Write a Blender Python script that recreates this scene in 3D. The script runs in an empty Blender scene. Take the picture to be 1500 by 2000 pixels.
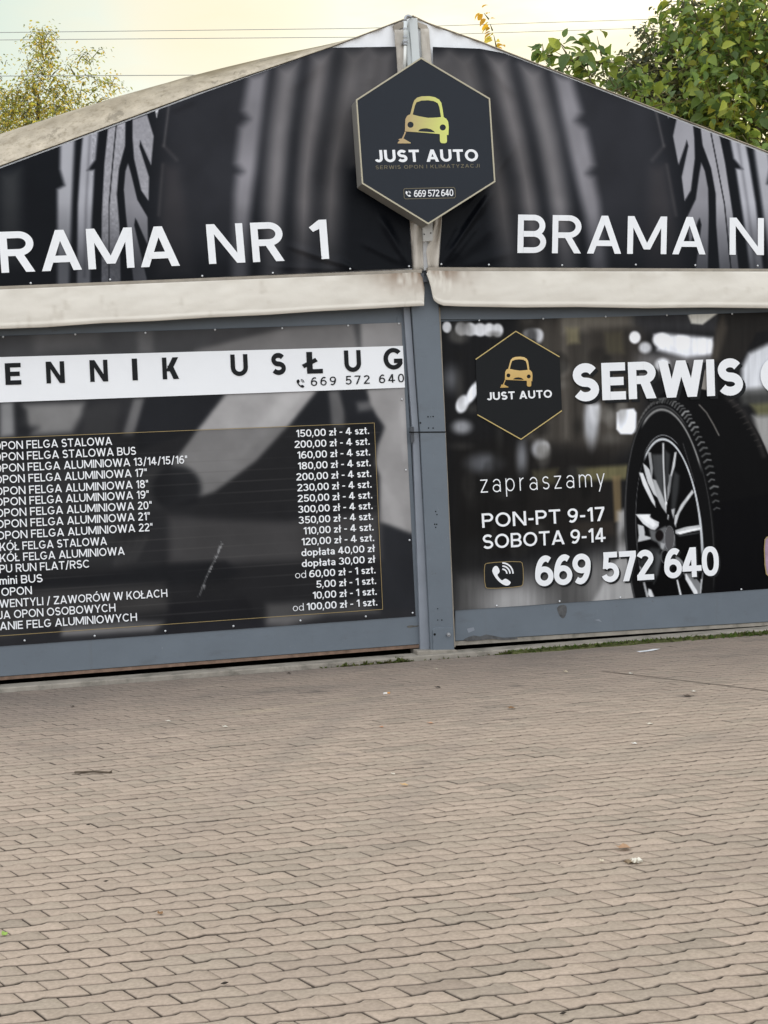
import bpy, bmesh, math, random
import numpy as np
from mathutils import Vector, Matrix

random.seed(7)
rng = np.random.default_rng(7)
S = bpy.context.scene
COL = S.collection
R = math.radians

# ------------------------------------------------------------------ camera
F = 2900.0                                   # focal length in photograph pixels (1500 x 2000)
def _n(v):
    v = np.array(v, float); return v / np.linalg.norm(v)
DOWN = _n((0.048, 1.0, 102 / F))             # world down seen in camera axes (x right, y down, z forward)
_x = (14400 - 750) / F
EX = _n((_x, -(0.048 * _x) - 102 / F, 1.0))  # facade direction in camera axes
EX = _n(EX - DOWN * EX.dot(DOWN))
EY = np.cross(EX, DOWN); EY = _n(EY)
if EY[2] < 0: EY = -EY
CAM_H = 1.6
def ray(px, py):
    px = np.asarray(px, float); py = np.asarray(py, float)
    d = np.stack([(px - 750) / F, (py - 1000) / F, np.ones_like(px)], -1)
    return np.stack([d @ EX, d @ EY, -(d @ DOWN)], -1)
_r = ray(830, 1283); CAM_D = float(-CAM_H / _r[2] * _r[1])
_r = ray(864, 1270); CAM_X = float(-CAM_D / _r[1] * _r[0])
def P(px, py, Y=0.0):
    """photo point -> point on the vertical plane at depth Y"""
    r = ray(px, py); t = (np.asarray(Y, float) + CAM_D) / r[..., 1]
    return np.stack([CAM_X + t * r[..., 0], np.zeros_like(t) + Y, CAM_H + t * r[..., 2]], -1)
def G(px, py, Z=0.0):
    """photo point -> point on the ground"""
    r = ray(px, py); t = (Z - CAM_H) / r[..., 2]
    return np.stack([CAM_X + t * r[..., 0], -CAM_D + t * r[..., 1], np.zeros_like(t) + Z], -1)

cd = bpy.data.cameras.new("camera"); cam = bpy.data.objects.new("camera", cd); COL.objects.link(cam)
cd.sensor_fit = 'HORIZONTAL'; cd.sensor_width = 36.0; cd.lens = F / 1500 * 36.0
cd.clip_start = 0.05; cd.clip_end = 2000
def w_of(c): return (c @ EX, c @ EY, -(c @ DOWN))
M = Matrix.Identity(4)
for i, c in enumerate((np.array((1., 0, 0)), np.array((0, -1., 0)), np.array((0, 0, -1.)))):
    w = (np.array([c[0], c[1], c[2]]) @ EX, c @ EY, -(c @ DOWN))
    for k in range(3): M[k][i] = w[k]
M[0][3], M[1][3], M[2][3] = CAM_X, -CAM_D, CAM_H
cam.matrix_world = M
S.camera = cam

# ------------------------------------------------------------------ light
CLOUD_X = 0.35
SUN_EL, SUN_AZ = 15.0, 38.0                  # azimuth from facade-away (+Y) towards +X
W = bpy.data.worlds.new("World"); S.world = W; W.use_nodes = True
nt = W.node_tree; nt.nodes.clear()
out = nt.nodes.new('ShaderNodeOutputWorld'); bg = nt.nodes.new('ShaderNodeBackground')
sky = nt.nodes.new('ShaderNodeTexSky'); sky.sky_type = 'NISHITA'; sky.sun_disc = False
sky.sun_elevation = R(SUN_EL); sky.sun_rotation = R(SUN_AZ); sky.air_density = 1.0; sky.dust_density = 3.0; sky.ozone_density = 1.0
# thin high cloud: a pale warm veil with soft patches over the sky
tc = nt.nodes.new('ShaderNodeTexCoord'); mp = nt.nodes.new('ShaderNodeMapping'); mp.inputs['Scale'].default_value = (2.2, 2.2, 5.5)
no = nt.nodes.new('ShaderNodeTexNoise'); no.inputs['Scale'].default_value = 1.7; no.inputs['Detail'].default_value = 5
rp = nt.nodes.new('ShaderNodeValToRGB'); rp.color_ramp.elements[0].position = .36; rp.color_ramp.elements[1].position = .66
rp.color_ramp.elements[0].color = (.80, .80, .80, 1); rp.color_ramp.elements[1].color = (.98, .98, .98, 1)
cl = nt.nodes.new('ShaderNodeMix'); cl.data_type = 'RGBA'
# the veil glows cream round the sun, turns pale blue-green beside it and is brightened on the unseen far side to light the facade
gm = nt.nodes.new('ShaderNodeVectorMath'); gm.operation = 'DOT_PRODUCT'
gm.inputs[1].default_value = (math.sin(R(SUN_AZ)), math.cos(R(SUN_AZ)), 0.0)
vr = nt.nodes.new('ShaderNodeValToRGB'); ce = vr.color_ramp.elements
ce[0].position = .30; ce[0].color = (.92, .95, 1.0, 1); ce[1].position = 1.0; ce[1].color = (.95, .90, .52, 1)
for p_, c_ in ((.62, (.92, .95, .99)), (.78, (.56, .63, .58)), (.862, (.375, .44, .385)), (.905, (.50, .51, .43)), (.96, (.56, .55, .42))):
    e_ = ce.new(p_); e_.color = (*c_, 1)
hm = nt.nodes.new('ShaderNodeMath'); hm.operation = 'MULTIPLY_ADD'; hm.inputs[1].default_value = .5; hm.inputs[2].default_value = .5
vs_ = nt.nodes.new('ShaderNodeVectorMath'); vs_.operation = 'SCALE'; vs_.inputs['Scale'].default_value = 14.0
c2n = nt.nodes.new('ShaderNodeTexNoise'); c2n.inputs['Scale'].default_value = 2.3; c2n.inputs['Detail'].default_value = 6; c2n.inputs['Roughness'].default_value = .55
m2n = nt.nodes.new('ShaderNodeMapping'); m2n.inputs['Scale'].default_value = (1.6, 1.6, 7.0); m2n.inputs['Location'].default_value = (CLOUD_X, .3, .1)
r2n = nt.nodes.new('ShaderNodeMapRange'); r2n.inputs[1].default_value = .44; r2n.inputs[2].default_value = .62; r2n.inputs[4].default_value = .70
sunside = nt.nodes.new('ShaderNodeMapRange'); sunside.inputs[1].default_value = .84; sunside.inputs[2].default_value = .92
pm = nt.nodes.new('ShaderNodeMath'); pm.operation = 'MULTIPLY'
x2n = nt.nodes.new('ShaderNodeMix'); x2n.data_type = 'RGBA'; x2n.inputs[7].default_value = (7.6, 6.5, 4.5, 1)
bg.inputs['Strength'].default_value = 0.10
L = nt.links.new
L(tc.outputs['Generated'], mp.inputs['Vector']); L(mp.outputs[0], no.inputs['Vector']); L(no.outputs['Fac'], rp.inputs[0])
L(tc.outputs['Generated'], gm.inputs[0]); L(gm.outputs['Value'], hm.inputs[0]); L(hm.outputs[0], vr.inputs[0]); L(vr.outputs[0], vs_.inputs[0]); L(vs_.outputs[0], cl.inputs[7])
L(rp.outputs[0], cl.inputs[0]); L(sky.outputs[0], cl.inputs[6]); L(tc.outputs['Generated'], m2n.inputs[0]); L(m2n.outputs[0], c2n.inputs['Vector']); L(c2n.outputs['Fac'], r2n.inputs[0]); L(hm.outputs[0], sunside.inputs[0]); L(r2n.outputs[0], pm.inputs[0]); L(sunside.outputs[0], pm.inputs[1]); bd = ray(430, -40); bd = bd / np.linalg.norm(bd)
bk = nt.nodes.new('ShaderNodeVectorMath'); bk.operation = 'DOT_PRODUCT'; bk.inputs[1].default_value = tuple(bd)
bm = nt.nodes.new('ShaderNodeMapRange'); bm.inputs[1].default_value = math.cos(R(4.8)); bm.inputs[2].default_value = math.cos(R(1.0)); bm.inputs[4].default_value = 1.5
bn = nt.nodes.new('ShaderNodeMath'); bn.operation = 'MULTIPLY'; bx = nt.nodes.new('ShaderNodeMath'); bx.operation = 'MAXIMUM'; bx.use_clamp = True
L(tc.outputs['Generated'], bk.inputs[0]); L(bk.outputs['Value'], bm.inputs[0]); L(bm.outputs[0], bn.inputs[0]); L(c2n.outputs['Fac'], bn.inputs[1])
L(bn.outputs[0], bx.inputs[0]); L(pm.outputs[0], bx.inputs[1]); L(bx.outputs[0], x2n.inputs[0]); L(cl.outputs[2], x2n.inputs[6]); L(x2n.outputs[2], bg.inputs[0]); L(bg.outputs[0], out.inputs[0])
sd = bpy.data.lights.new("sun", 'SUN'); sd.energy = 2.6; sd.angle = R(0.6); sd.color = (1, .86, .62)
so = bpy.data.objects.new("sun", sd); COL.objects.link(so)
_sv = Vector((math.sin(R(SUN_AZ)) * math.cos(R(SUN_EL)), math.cos(R(SUN_AZ)) * math.cos(R(SUN_EL)), math.sin(R(SUN_EL))))
so.rotation_euler = _sv.to_track_quat('Z', 'Y').to_euler()
S.view_settings.view_transform = 'Standard'; S.view_settings.look = 'None'
S.view_settings.exposure = 0.50; S.view_settings.gamma = 1.0; S.view_settings.use_curve_mapping = False
S.render.engine = 'CYCLES'
S.cycles.use_denoising = True
S.cycles.max_bounces = 6

# ------------------------------------------------------------------ helpers
def lin(c):
    c = np.asarray(c, float) / 255.0
    return np.where(c <= .04045, c / 12.92, ((c + .055) / 1.055) ** 2.4)
def tag(o, label=None, cat=None, group=None, kind=None):
    if label: o['label'] = label
    if cat: o['category'] = cat
    if group: o['group'] = group
    if kind: o['kind'] = kind
    return o
def empty(name, loc, label, cat, group=None):
    o = bpy.data.objects.new(name, None); COL.objects.link(o); o.location = loc; o.empty_display_size = .2
    return tag(o, label, cat, group)
def link(name, verts, faces, mat, parent=None, smooth=False, colors=None):
    me = bpy.data.meshes.new(name)
    verts = np.asarray(verts, float)
    if parent is not None: verts = verts - np.array(parent.location)
    if isinstance(faces, np.ndarray):
        n, k = faces.shape
        me.vertices.add(len(verts)); me.vertices.foreach_set('co', verts.astype(np.float32).ravel())
        me.loops.add(n * k); me.loops.foreach_set('vertex_index', faces.astype(np.int32).ravel())
        me.polygons.add(n); me.polygons.foreach_set('loop_start', np.arange(0, n * k, k, dtype=np.int32))
        me.update(calc_edges=True)
    else:
        me.from_pydata([tuple(v) for v in verts], [], [tuple(f) for f in faces])
    me.validate()
    if colors is not None:
        a = me.color_attributes.new('print', 'FLOAT_COLOR', 'POINT')
        c = np.ones((len(verts), 4), np.float32); c[:, :3] = colors
        a.data.foreach_set('color', c.ravel())
    if smooth: me.polygons.foreach_set('use_smooth', np.ones(len(me.polygons), bool))
    me.materials.append(mat)
    o = bpy.data.objects.new(name, me); COL.objects.link(o)
    if parent is not None: o.parent = parent
    return o

class MB:
    def __init__(s): s.v = []; s.f = []
    def add(s, vs, fs):
        b = len(s.v); s.v += [tuple(map(float, v)) for v in vs]; s.f += [tuple(b + i for i in f) for f in fs]
    def box(s, a, b):
        (x0, y0, z0), (x1, y1, z1) = a, b
        s.add([(x0, y0, z0), (x1, y0, z0), (x1, y1, z0), (x0, y1, z0), (x0, y0, z1), (x1, y0, z1), (x1, y1, z1), (x0, y1, z1)],
              [(0, 3, 2, 1), (4, 5, 6, 7), (0, 1, 5, 4), (1, 2, 6, 5), (2, 3, 7, 6), (3, 0, 4, 7)])
    def slab(s, pts, yf, yb):
        """polygon given in photo points on plane yf, clockwise seen from front, extruded straight back to yb"""
        n = len(pts); a = [P(p[0], p[1], yf) for p in pts]
        s.add([tuple(v) for v in a] + [(v[0], yb, v[2]) for v in a],
              [tuple(range(n))[::-1], tuple(range(n, 2 * n))] + [(i, (i + 1) % n, n + (i + 1) % n, n + i) for i in range(n)])
    def tube(s, pts, rad, n=8, cap=True):
        pts = [Vector(p) for p in pts]; rads = rad if hasattr(rad, '__len__') else [rad] * len(pts)
        b = len(s.v); u = None
        for i, p in enumerate(pts):
            t = (pts[min(i + 1, len(pts) - 1)] - pts[max(i - 1, 0)]).normalized()
            if u is None: u = t.orthogonal().normalized()
            else:
                u = (u - t * u.dot(t)); u = u.normalized() if u.length > 1e-6 else t.orthogonal().normalized()
            w = t.cross(u)
            for k in range(n):
                a = 2 * math.pi * k / n
                s.v.append(tuple(p + (u * math.cos(a) + w * math.sin(a)) * rads[i]))
        for i in range(len(pts) - 1):
            for k in range(n):
                s.f.append((b + i * n + k, b + i * n + (k + 1) % n, b + (i + 1) * n + (k + 1) % n, b + (i + 1) * n + k))
        if cap:
            s.f.append(tuple(b + k for k in range(n))[::-1]); s.f.append(tuple(b + (len(pts) - 1) * n + k for k in range(n)))
    def dome(s, c, r, h, n=10):
        """round screw head facing -Y"""
        c = np.array(c); vs = []; 
        for rr, hh in ((1, 0), (.8, .6), (.45, .92)):
            for k in range(n):
                a = 2 * math.pi * k / n
                vs.append((c[0] + r * rr * math.cos(a), c[1] - h * hh, c[2] + r * rr * math.sin(a)))
        vs.append((c[0], c[1] - h, c[2])); fs = []
        for j in range(2):
            for k in range(n): fs.append((j * n + k, j * n + (k + 1) % n, (j + 1) * n + (k + 1) % n, (j + 1) * n + k))
        for k in range(n): fs.append((2 * n + k, 2 * n + (k + 1) % n, 3 * n))
        s.add(vs, fs)
    def build(s, name, mat, parent=None, smooth=False, colors=None, bevel=0):
        o = link(name, s.v, s.f, mat, parent, smooth, colors)
        if bevel:
            m = o.modifiers.new('bevel', 'BEVEL'); m.width = bevel; m.segments = 2; m.limit_method = 'ANGLE'
        return o

# ------------------------------------------------------------------ materials
def mat(name, col, rough=.6, spec=.5, metal=0, var=0.0, scale=6.0, bump=0.0, bscale=60.0, attr=False, stain=None, transl=0.0, stretch=(1, 1, 1)):
    m = bpy.data.materials.new(name); m.use_nodes = True
    n = m.node_tree.nodes; l = m.node_tree.links; b = n['Principled BSDF']
    b.inputs['Roughness'].default_value = rough; b.inputs['Metallic'].default_value = metal
    b.inputs['Specular IOR Level'].default_value = spec
    g = n.new('ShaderNodeTexCoord'); mpn = n.new('ShaderNodeMapping'); mpn.inputs['Scale'].default_value = stretch
    l.new(g.outputs['Object'], mpn.inputs[0])
    if attr:
        a = n.new('ShaderNodeAttribute'); a.attribute_name = 'print'; src = a.outputs['Color']
    else:
        c = n.new('ShaderNodeRGB'); c.outputs[0].default_value = (*col, 1); src = c.outputs[0]
    if var > 0:
        t = n.new('ShaderNodeTexNoise'); t.inputs['Scale'].default_value = scale; t.inputs['Detail'].default_value = 6; t.inputs['Roughness'].default_value = .62
        l.new(mpn.outputs[0], t.inputs['Vector'])
        mr = n.new('ShaderNodeMapRange'); mr.inputs[1].default_value = .3; mr.inputs[2].default_value = .7
        mr.inputs[3].default_value = 1 - var; mr.inputs[4].default_value = 1 + var
        l.new(t.outputs['Fac'], mr.inputs[0])
        vm = n.new('ShaderNodeVectorMath'); vm.operation = 'SCALE'; l.new(src, vm.inputs[0]); l.new(mr.outputs[0], vm.inputs['Scale']); src = vm.outputs[0]
    if stain:
        for (sc, lo, hi, colr, amt, stv) in stain:
            m2 = n.new('ShaderNodeMapping'); m2.inputs['Scale'].default_value = stv; l.new(g.outputs['Object'], m2.inputs[0])
            t = n.new('ShaderNodeTexNoise'); t.inputs['Scale'].default_value = sc; t.inputs['Detail'].default_value = 8; t.inputs['Roughness'].default_value = .7
            l.new(m2.outputs[0], t.inputs['Vector'])
            mr = n.new('ShaderNodeMapRange'); mr.inputs[1].default_value = lo; mr.inputs[2].default_value = hi; mr.inputs[4].default_value = amt
            l.new(t.outputs['Fac'], mr.inputs[0])
            mx = n.new('ShaderNodeMix'); mx.data_type = 'RGBA'; mx.inputs[7].default_value = (*colr, 1)
            l.new(mr.outputs[0], mx.inputs[0]); l.new(src, mx.inputs[6]); src = mx.outputs[2]
    l.new(src, b.inputs['Base Color'])
    if bump > 0:
        t = n.new('ShaderNodeTexNoise'); t.inputs['Scale'].default_value = bscale; t.inputs['Detail'].default_value = 5
        l.new(mpn.outputs[0], t.inputs['Vector'])
        bp = n.new('ShaderNodeBump'); bp.inputs['Strength'].default_value = bump; bp.inputs['Distance'].default_value = .01
        l.new(t.outputs['Fac'], bp.inputs['Height']); l.new(bp.outputs[0], b.inputs['Normal'])
    if transl > 0:
        tr = n.new('ShaderNodeBsdfTranslucent'); mxs = n.new('ShaderNodeMixShader'); mxs.inputs[0].default_value = transl
        l.new(src, tr.inputs[0]); l.new(b.outputs[0], mxs.inputs[1]); l.new(tr.outputs[0], mxs.inputs[2])
        l.new(mxs.outputs[0], n['Material Output'].inputs[0])
    return m

M_PRINT = mat('printed_vinyl', (0, 0, 0), .36, .07, attr=True, bump=.05, bscale=9)
M_WHITE = mat('white_vinyl', (.80, .81, .82), .45, .4, var=.02, scale=3)
M_BLACK = mat('black_vinyl', (.011, .012, .013), .4, .1)
M_GOLD = mat('gold_line', (.30, .22, .09), .45, .4)
M_TEAM = mat('gold_lettering', (.20, .17, .10), .5, .4)
M_CAR = mat('gold_gradient', (0, 0, 0), .45, .4, attr=True)
M_STEEL = mat('blue_grey_paint', (.128, .150, .172), .5, .3, var=.07, scale=2.2, bump=.05, bscale=25,
              stain=[(3.0, .56, .80, (.09, .095, .10), .55, (1, 1, 3)), (9.0, .60, .76, (.115, .12, .12), .5, (1.6, 1, .12)), (26, .66, .72, (.30, .32, .34), .45, (2.5, 1, .5)), (14, .66, .74, (.09, .07, .055), .6, (1, 1, 1))])
M_JAMB = mat('worn_grey_channel', (.20, .22, .25), .45, .5, var=.1, scale=4)
M_DARKST = mat('dark_grey_steel', (.055, .06, .068), .5, .4, var=.1)
M_RUST = mat('rusty_edge', (.19, .125, .09), .85, .2, var=.35, scale=14, bump=.3, bscale=40)
M_CANVAS = mat('cream_canvas', (.56, .51, .43), .7, .3, var=.07, scale=3.2, bump=.18, bscale=14,
               stain=[(2.6, .54, .78, (.30, .235, .165), .75, (1, 1, 1.6)), (9, .63, .8, (.16, .10, .065), .7, (1, 1, .6))])
M_VALANCE = mat('valance_canvas', (0, 0, 0), .6, .3, attr=True, var=.03, scale=4, bump=.08, bscale=30)
M_GABLE = mat('white_canvas', (.84, .85, .86), .6, .3, var=.05, scale=5, bump=.1, bscale=12)
M_STRIP = mat('soiled_canvas', (.50, .46, .40), .7, .3, var=.1, scale=8, bump=.2, bscale=20,
              stain=[(6, .55, .75, (.2, .15, .1), .8, (1, 1, .7))])
M_ROOF = mat('weathered_roof_canvas', (0, 0, 0), .8, .2, attr=True, var=.14, scale=6, bump=.5, bscale=22,
             stain=[(1.6, .52, .75, (.26, .21, .14), .45, (1, 1, 1)), (15, .50, .68, (.17, .135, .08), .65, (1, 1, 1)), (48, .53, .66, (.22, .185, .13), .6, (1, 1, 1)), (4, .60, .64, (.12, .10, .07), .5, (1.6, 1, .5))])
M_ALU = mat('white_painted_steel', (.55, .58, .57), .4, .5, var=.04)
M_BEIGE = mat('beige_rail', (.33, .29, .235), .6, .3, var=.2, scale=9)
M_PVC = mat('white_plastic_pipe', (.68, .68, .64), .4, .5, var=.08)
M_GREYM = mat('grey_metal', (.34, .35, .36), .35, .5, metal=.6, var=.1)
M_SCREW = mat('zinc_screw', (.62, .63, .64), .35, .5, metal=.5)
M_HOLE = mat('dark_hole', (.01, .01, .01), .9, .1)
M_BRACK = mat('dusty_plate', (.42, .41, .38), .6, .3, var=.1, scale=12)
M_SIGN = mat('sign_face', (.016, .020, .027), .32, .16, var=.03)
M_SIDE = mat('sign_side', (.20, .19, .17), .5, .4, var=.06)
M_RIM = mat('sign_rim', (.42, .38, .27), .4, .5)
M_GRIME = mat('grime', (.10, .095, .085), .8, .2, var=.4, scale=25)
M_CONC = mat('concrete', (.29, .262, .22), .9, .2, var=.2, scale=7, bump=.3, bscale=50, stain=[(5, .5, .7, (.07, .065, .05), .7, (1, 1, 1))])
M_BARK = mat('bark', (.09, .07, .05), .9, .2, var=.3, scale=10, bump=.5, bscale=30)
M_TWIG = mat('green_twig', (.13, .12, .05), .8, .2)
M_LEAF = mat('leaf', (0, 0, 0), .45, .35, attr=True, transl=.42)
M_DRY = mat('dry_leaf', (0, 0, 0), .75, .2, attr=True, var=.15, scale=60)
M_WIRE = mat('wire', (.30, .31, .30), .6, .3)
M_MOSS = mat('moss', (0, 0, 0), .9, .1, attr=True, transl=.2)

# ------------------------------------------------------------------ stroke lettering (own glyphs, cap height 1)
def glyph(ch, w):
    h = w * .9; q = []
    def rect(x0, x1, y0, y1): q.append(([(x0, y0), (x1, y0), (x1, y1), (x0, y1)], [(0, 1, 2, 3)]))
    def D(xa, ya, xb, yb, hw): q.append(([(xa, ya), (xa + hw, ya), (xb + hw, yb), (xb, yb)], [(0, 1, 2, 3)]))
    def ring(cx, cy, rx, ry, a0=0, a1=360, wx=None, wy=None, n=None, e=1.0):
        wx = w if wx is None else wx; wy = h if wy is None else wy
        n = n or max(6, int(abs(a1 - a0) / 11)); vs = []
        for i in range(n + 1):
            a = R(a0 + (a1 - a0) * i / n); c, s = math.cos(a), math.sin(a)
            if e != 1.0:
                c = math.copysign(abs(c) ** e, c); s = math.copysign(abs(s) ** e, s)
            vs += [(cx + rx * c, cy + ry * s), (cx + (rx - wx) * c, cy + (ry - wy) * s)]
        q.append((vs, [(2 * i, 2 * i + 2, 2 * i + 3, 2 * i + 1) for i in range(n)]))
    def path(pts, ww=None):
        ww = ww or w; vs = []
        for i, p in enumerate(pts):
            a = pts[max(i - 1, 0)]; b = pts[min(i + 1, len(pts) - 1)]
            dx, dy = b[0] - a[0], b[1] - a[1]; l = math.hypot(dx, dy)
            nx, ny = -dy / l * ww / 2, dx / l * ww / 2
            vs += [(p[0] + nx, p[1] + ny), (p[0] - nx, p[1] - ny)]
        q.append((vs, [(2 * i, 2 * i + 1, 2 * i + 3, 2 * i + 2) for i in range(len(pts) - 1)]))
    def arcp(cx, cy, rx, ry, a0, a1, n=12): return [(cx + rx * math.cos(R(a0 + (a1 - a0) * i / n)), cy + ry * math.sin(R(a0 + (a1 - a0) * i / n))) for i in range(n + 1)]
    def ess(W, H):
        r = (H - h) / 4; rx = W / 2 - w / 2
        path(arcp(W / 2, H / 2 + r, rx * .93, r, 28, 268, 16) + arcp(W / 2, H / 2 - r, rx, r, 88, -152, 16))
    d = w * 1.13
    if ch == 'A':
        W = .98; D(0, 0, W / 2 - d / 2, 1, d); D(W - d, 0, W / 2 - d / 2, 1, d); y = .2; x0 = d * .6 + (W / 2 - d / 2) * y; rect(x0, W - x0, y, y + h)
    elif ch in 'BPRD':
        W = {'B': .80, 'P': .78, 'R': .82, 'D': .92}[ch]; rect(0, w, 0, 1)
        if ch == 'D':
            xb = .42; rect(w, xb, 0, h); rect(w, xb, 1 - h, 1); ring(xb, .5, W - xb, .5, -90, 90)
        else:
            yl = .5 - h / 2 if ch == 'B' else .40
            xb = W * .58 - .02; Wu = W - (.03 if ch == 'B' else 0)
            rect(w, xb, 1 - h, 1); rect(w, xb, yl, yl + h); ring(xb, (1 + yl) / 2, Wu - xb, (1 - yl) / 2, -90, 90)
            if ch == 'B': rect(w, xb, 0, h); ring(xb, (.5 + h / 2) / 2, W - xb, (.5 + h / 2) / 2, -90, 90)
            if ch == 'R': D(W - d * 1.06, 0, W * .42, yl + h * .2, d * 1.06)
    elif ch == 'C': W = .98; ring(.5, .5, .5, .5, 42, 318)
    elif ch == 'G': W = 1.0; ring(.5, .5, .5, .5, 42, 335); rect(.52, W - w * .25, .5 - h, .5); 
    elif ch in 'OÓ':
        W = 1.04; ring(W / 2, .5, W / 2, .5)
        if ch == 'Ó': D(W * .42, 1.08, W * .55, 1.27, d)
    elif ch in 'EF':
        W = .70; rect(0, w, 0, 1); rect(w, W, 1 - h, 1); rect(w, W * .92, .5 - h / 2, .5 + h / 2)
        if ch == 'E': rect(w, W, 0, h)
    elif ch == 'H': W = .90; rect(0, w, 0, 1); rect(W - w, W, 0, 1); rect(w, W - w, .5 - h / 2, .5 + h / 2)
    elif ch == 'I': W = w; rect(0, w, 0, 1)
    elif ch == 'J': W = .60; r = .32; rect(W - w, W, r, 1); ring(W / 2 - .02, r, W / 2 + .02, r, 205, 360)
    elif ch == 'K': W = .84; rect(0, w, 0, 1); D(w * .7, .36, W - d * 1.15, 1, d * 1.15); D(W - d * 1.12, 0, W * .30, .62, d * 1.12)
    elif ch in 'LŁ':
        W = .62; rect(0, w, 0, 1); rect(w, W, 0, h)
        if ch == 'Ł': path([(-.15, .34), (w + .16, .64)], h * .9)
    elif ch == 'M': W = 1.14; rect(0, w, 0, 1); rect(W - w, W, 0, 1); D(W / 2 - d / 2, .12, w * .0, 1, d); D(W / 2 - d / 2, .12, W - d, 1, d)
    elif ch == 'N': W = .93; rect(0, w, 0, 1); rect(W - w, W, 0, 1); D(W - d, 0, 0, 1, d)
    elif ch == 'S': W = .78; ess(W, 1)
    elif ch == 'T': W = .80; rect(0, W, 1 - h, 1); rect(W / 2 - w / 2, W / 2 + w / 2, 0, 1 - h)
    elif ch == 'U': W = .88; r = .40; rect(0, w, r, 1); rect(W - w, W, r, 1); ring(W / 2, r, W / 2, r, 180, 360)
    elif ch == 'V': W = .95; D(W / 2 - d / 2, 0, 0, 1, d); D(W / 2 - d / 2, 0, W - d, 1, d)
    elif ch == 'W':
        W = 1.36; a = W * .27 - d / 2; b = W * .73 - d / 2; D(a, 0, 0, 1, d); D(a, 0, W / 2 - d / 2, 1, d); D(b, 0, W / 2 - d / 2, 1, d); D(b, 0, W - d, 1, d)
    elif ch == 'Y': W = .9; rect(W / 2 - w / 2, W / 2 + w / 2, 0, .42); D(W / 2 - d / 2, .40, 0, 1, d); D(W / 2 - d / 2, .40, W - d, 1, d)
    elif ch == 'Z': W = .78; rect(0, W, 1 - h, 1); rect(0, W, 0, h); D(0, h * .9, W - d * 1.15, 1 - h * .9, d * 1.15)
    elif ch == '0': W = .70; ring(W / 2, .5, W / 2, .5, e=.86)
    elif ch == '1': W = .40; rect(W - w, W, 0, 1); q.append(([(W - w, 1), (W - w, 1 - h * 1.5), (h * .55, .70), (0, .70 + h * .75)], [(3, 2, 1, 0)]))
    elif ch == '2':
        W = .68; r = .28; path(arcp(W / 2, 1 - r, W / 2 - w / 2, r - h / 2, 165, -25, 14) + [(w * .55, h * .7)]); rect(0, W, 0, h)
    elif ch == '3':
        W = .70; ring(W / 2 - .02, 1 - .265, W / 2 - .03, .265, 160, -88); ring(W / 2 - .02, .29, W / 2 + .02, .29, 88, -160)
    elif ch == '4': W = .78; rect(W * .74 - w, W * .74, 0, 1); rect(0, W, .20, .20 + h); D(0, .20 + h * .9, W * .74 - d * 1.1, 1, d * 1.1)
    elif ch == '5':
        W = .70; rect(.10, W * .92, 1 - h, 1); D(.055, .45, .10, 1 - h, w); ring(W / 2 - .01, .325, W / 2 + .01, .325, 140, -158)
    elif ch == '6': W = .72; ring(W / 2, .325, W / 2, .325); path(arcp(W / 2 + .07, .325, W / 2 + .07 - w / 2, .675 - h / 2, 178, 62, 12))
    elif ch == '9': W = .72; ring(W / 2, .675, W / 2, .325); path(arcp(W / 2 - .07, .675, W / 2 + .07 - w / 2, .675 - h / 2, -2, -118, 12))
    elif ch == '7': W = .68; rect(0, W, 1 - h, 1); D(W * .18, 0, W - d * 1.05, 1 - h, d * 1.05)
    elif ch == '8': W = .72; ring(W / 2, 1 - .255, W / 2 - .03, .255); ring(W / 2, .285, W / 2, .285)
    elif ch == '-': W = .36; rect(0, W, .34, .34 + h)
    elif ch == '.': W = w * 1.1; rect(0, W, 0, w * 1.1)
    elif ch == ',': W = w * 1.1; q.append(([(-.03, -.17), (w * .5 - .03, -.17), (w * 1.1, w * 1.1), (.02, w * 1.1)], [(0, 1, 2, 3)]))
    elif ch == '/': W = .5; D(0, -.08, W - w, 1.04, w)
    elif ch == '"': W = .36; rect(0.02, .02 + w * .8, .68, 1); rect(.2, .2 + w * .8, .68, 1)
    elif ch in 'opd':
        W = .66 if ch == 'o' else .64; x = .71; ring(W / 2, x / 2, W / 2, x / 2)
        if ch == 'p': rect(0, w, -.28, x)
        if ch == 'd': rect(W - w, W, 0, 1.04)
    elif ch == 'a':
        W = .56; x = .71; rect(W - w, W, 0, x * .62); ring(W / 2 + .0, x - .245, W / 2, .245, 0, 158); ring(W / 2 - .01, .205, W / 2 + .01 - w * .1, .215)
    elif ch == 's': W = .50; ess(W, .71)
    elif ch == 'z': W = .52; rect(0, W, .71 - h, .71); rect(0, W, 0, h); D(0, h * .9, W - d * 1.15, .71 - h * .9, d * 1.15)
    elif ch == 't': W = .38; rect(.10, .10 + w, .14, .92); rect(0, W, .71 - h, .71); ring(.10 + .17, .17, .17, .17, 180, 290)
    elif ch == 'ł': W = w + .14; rect(.07, .07 + w, 0, 1.04); path([(-.03, .42), (w + .17, .66)], h * .85)
    elif ch == 'i': W = w; rect(0, w, 0, .71); rect(0, w, .86, .86 + w)
    elif ch == 'n': W = .58; r = .29; rect(0, w, 0, .71); rect(W - w, W, 0, .71 - r); ring(W / 2, .71 - r, W / 2, r, 0, 180)
    elif ch == 'm':
        W = .94; b = (W + w) / 2; r = .27; rect(0, w, 0, .71)
        for x0 in (0, W - b): rect(x0 + b - w, x0 + b, 0, .71 - r); ring(x0 + b / 2, .71 - r, b / 2, r, 0, 180)
    elif ch == 'r': W = .36; rect(0, w, 0, .71); ring(W * .86, .71 - .31, W * .86, .31, 92, 180)
    elif ch == 'y': W = .60; D(W / 2 - d / 2, 0, 0, .71, d); D(W * .18, -.28, W - d, .71, d)
    else: W = .26
    return q, W

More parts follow.
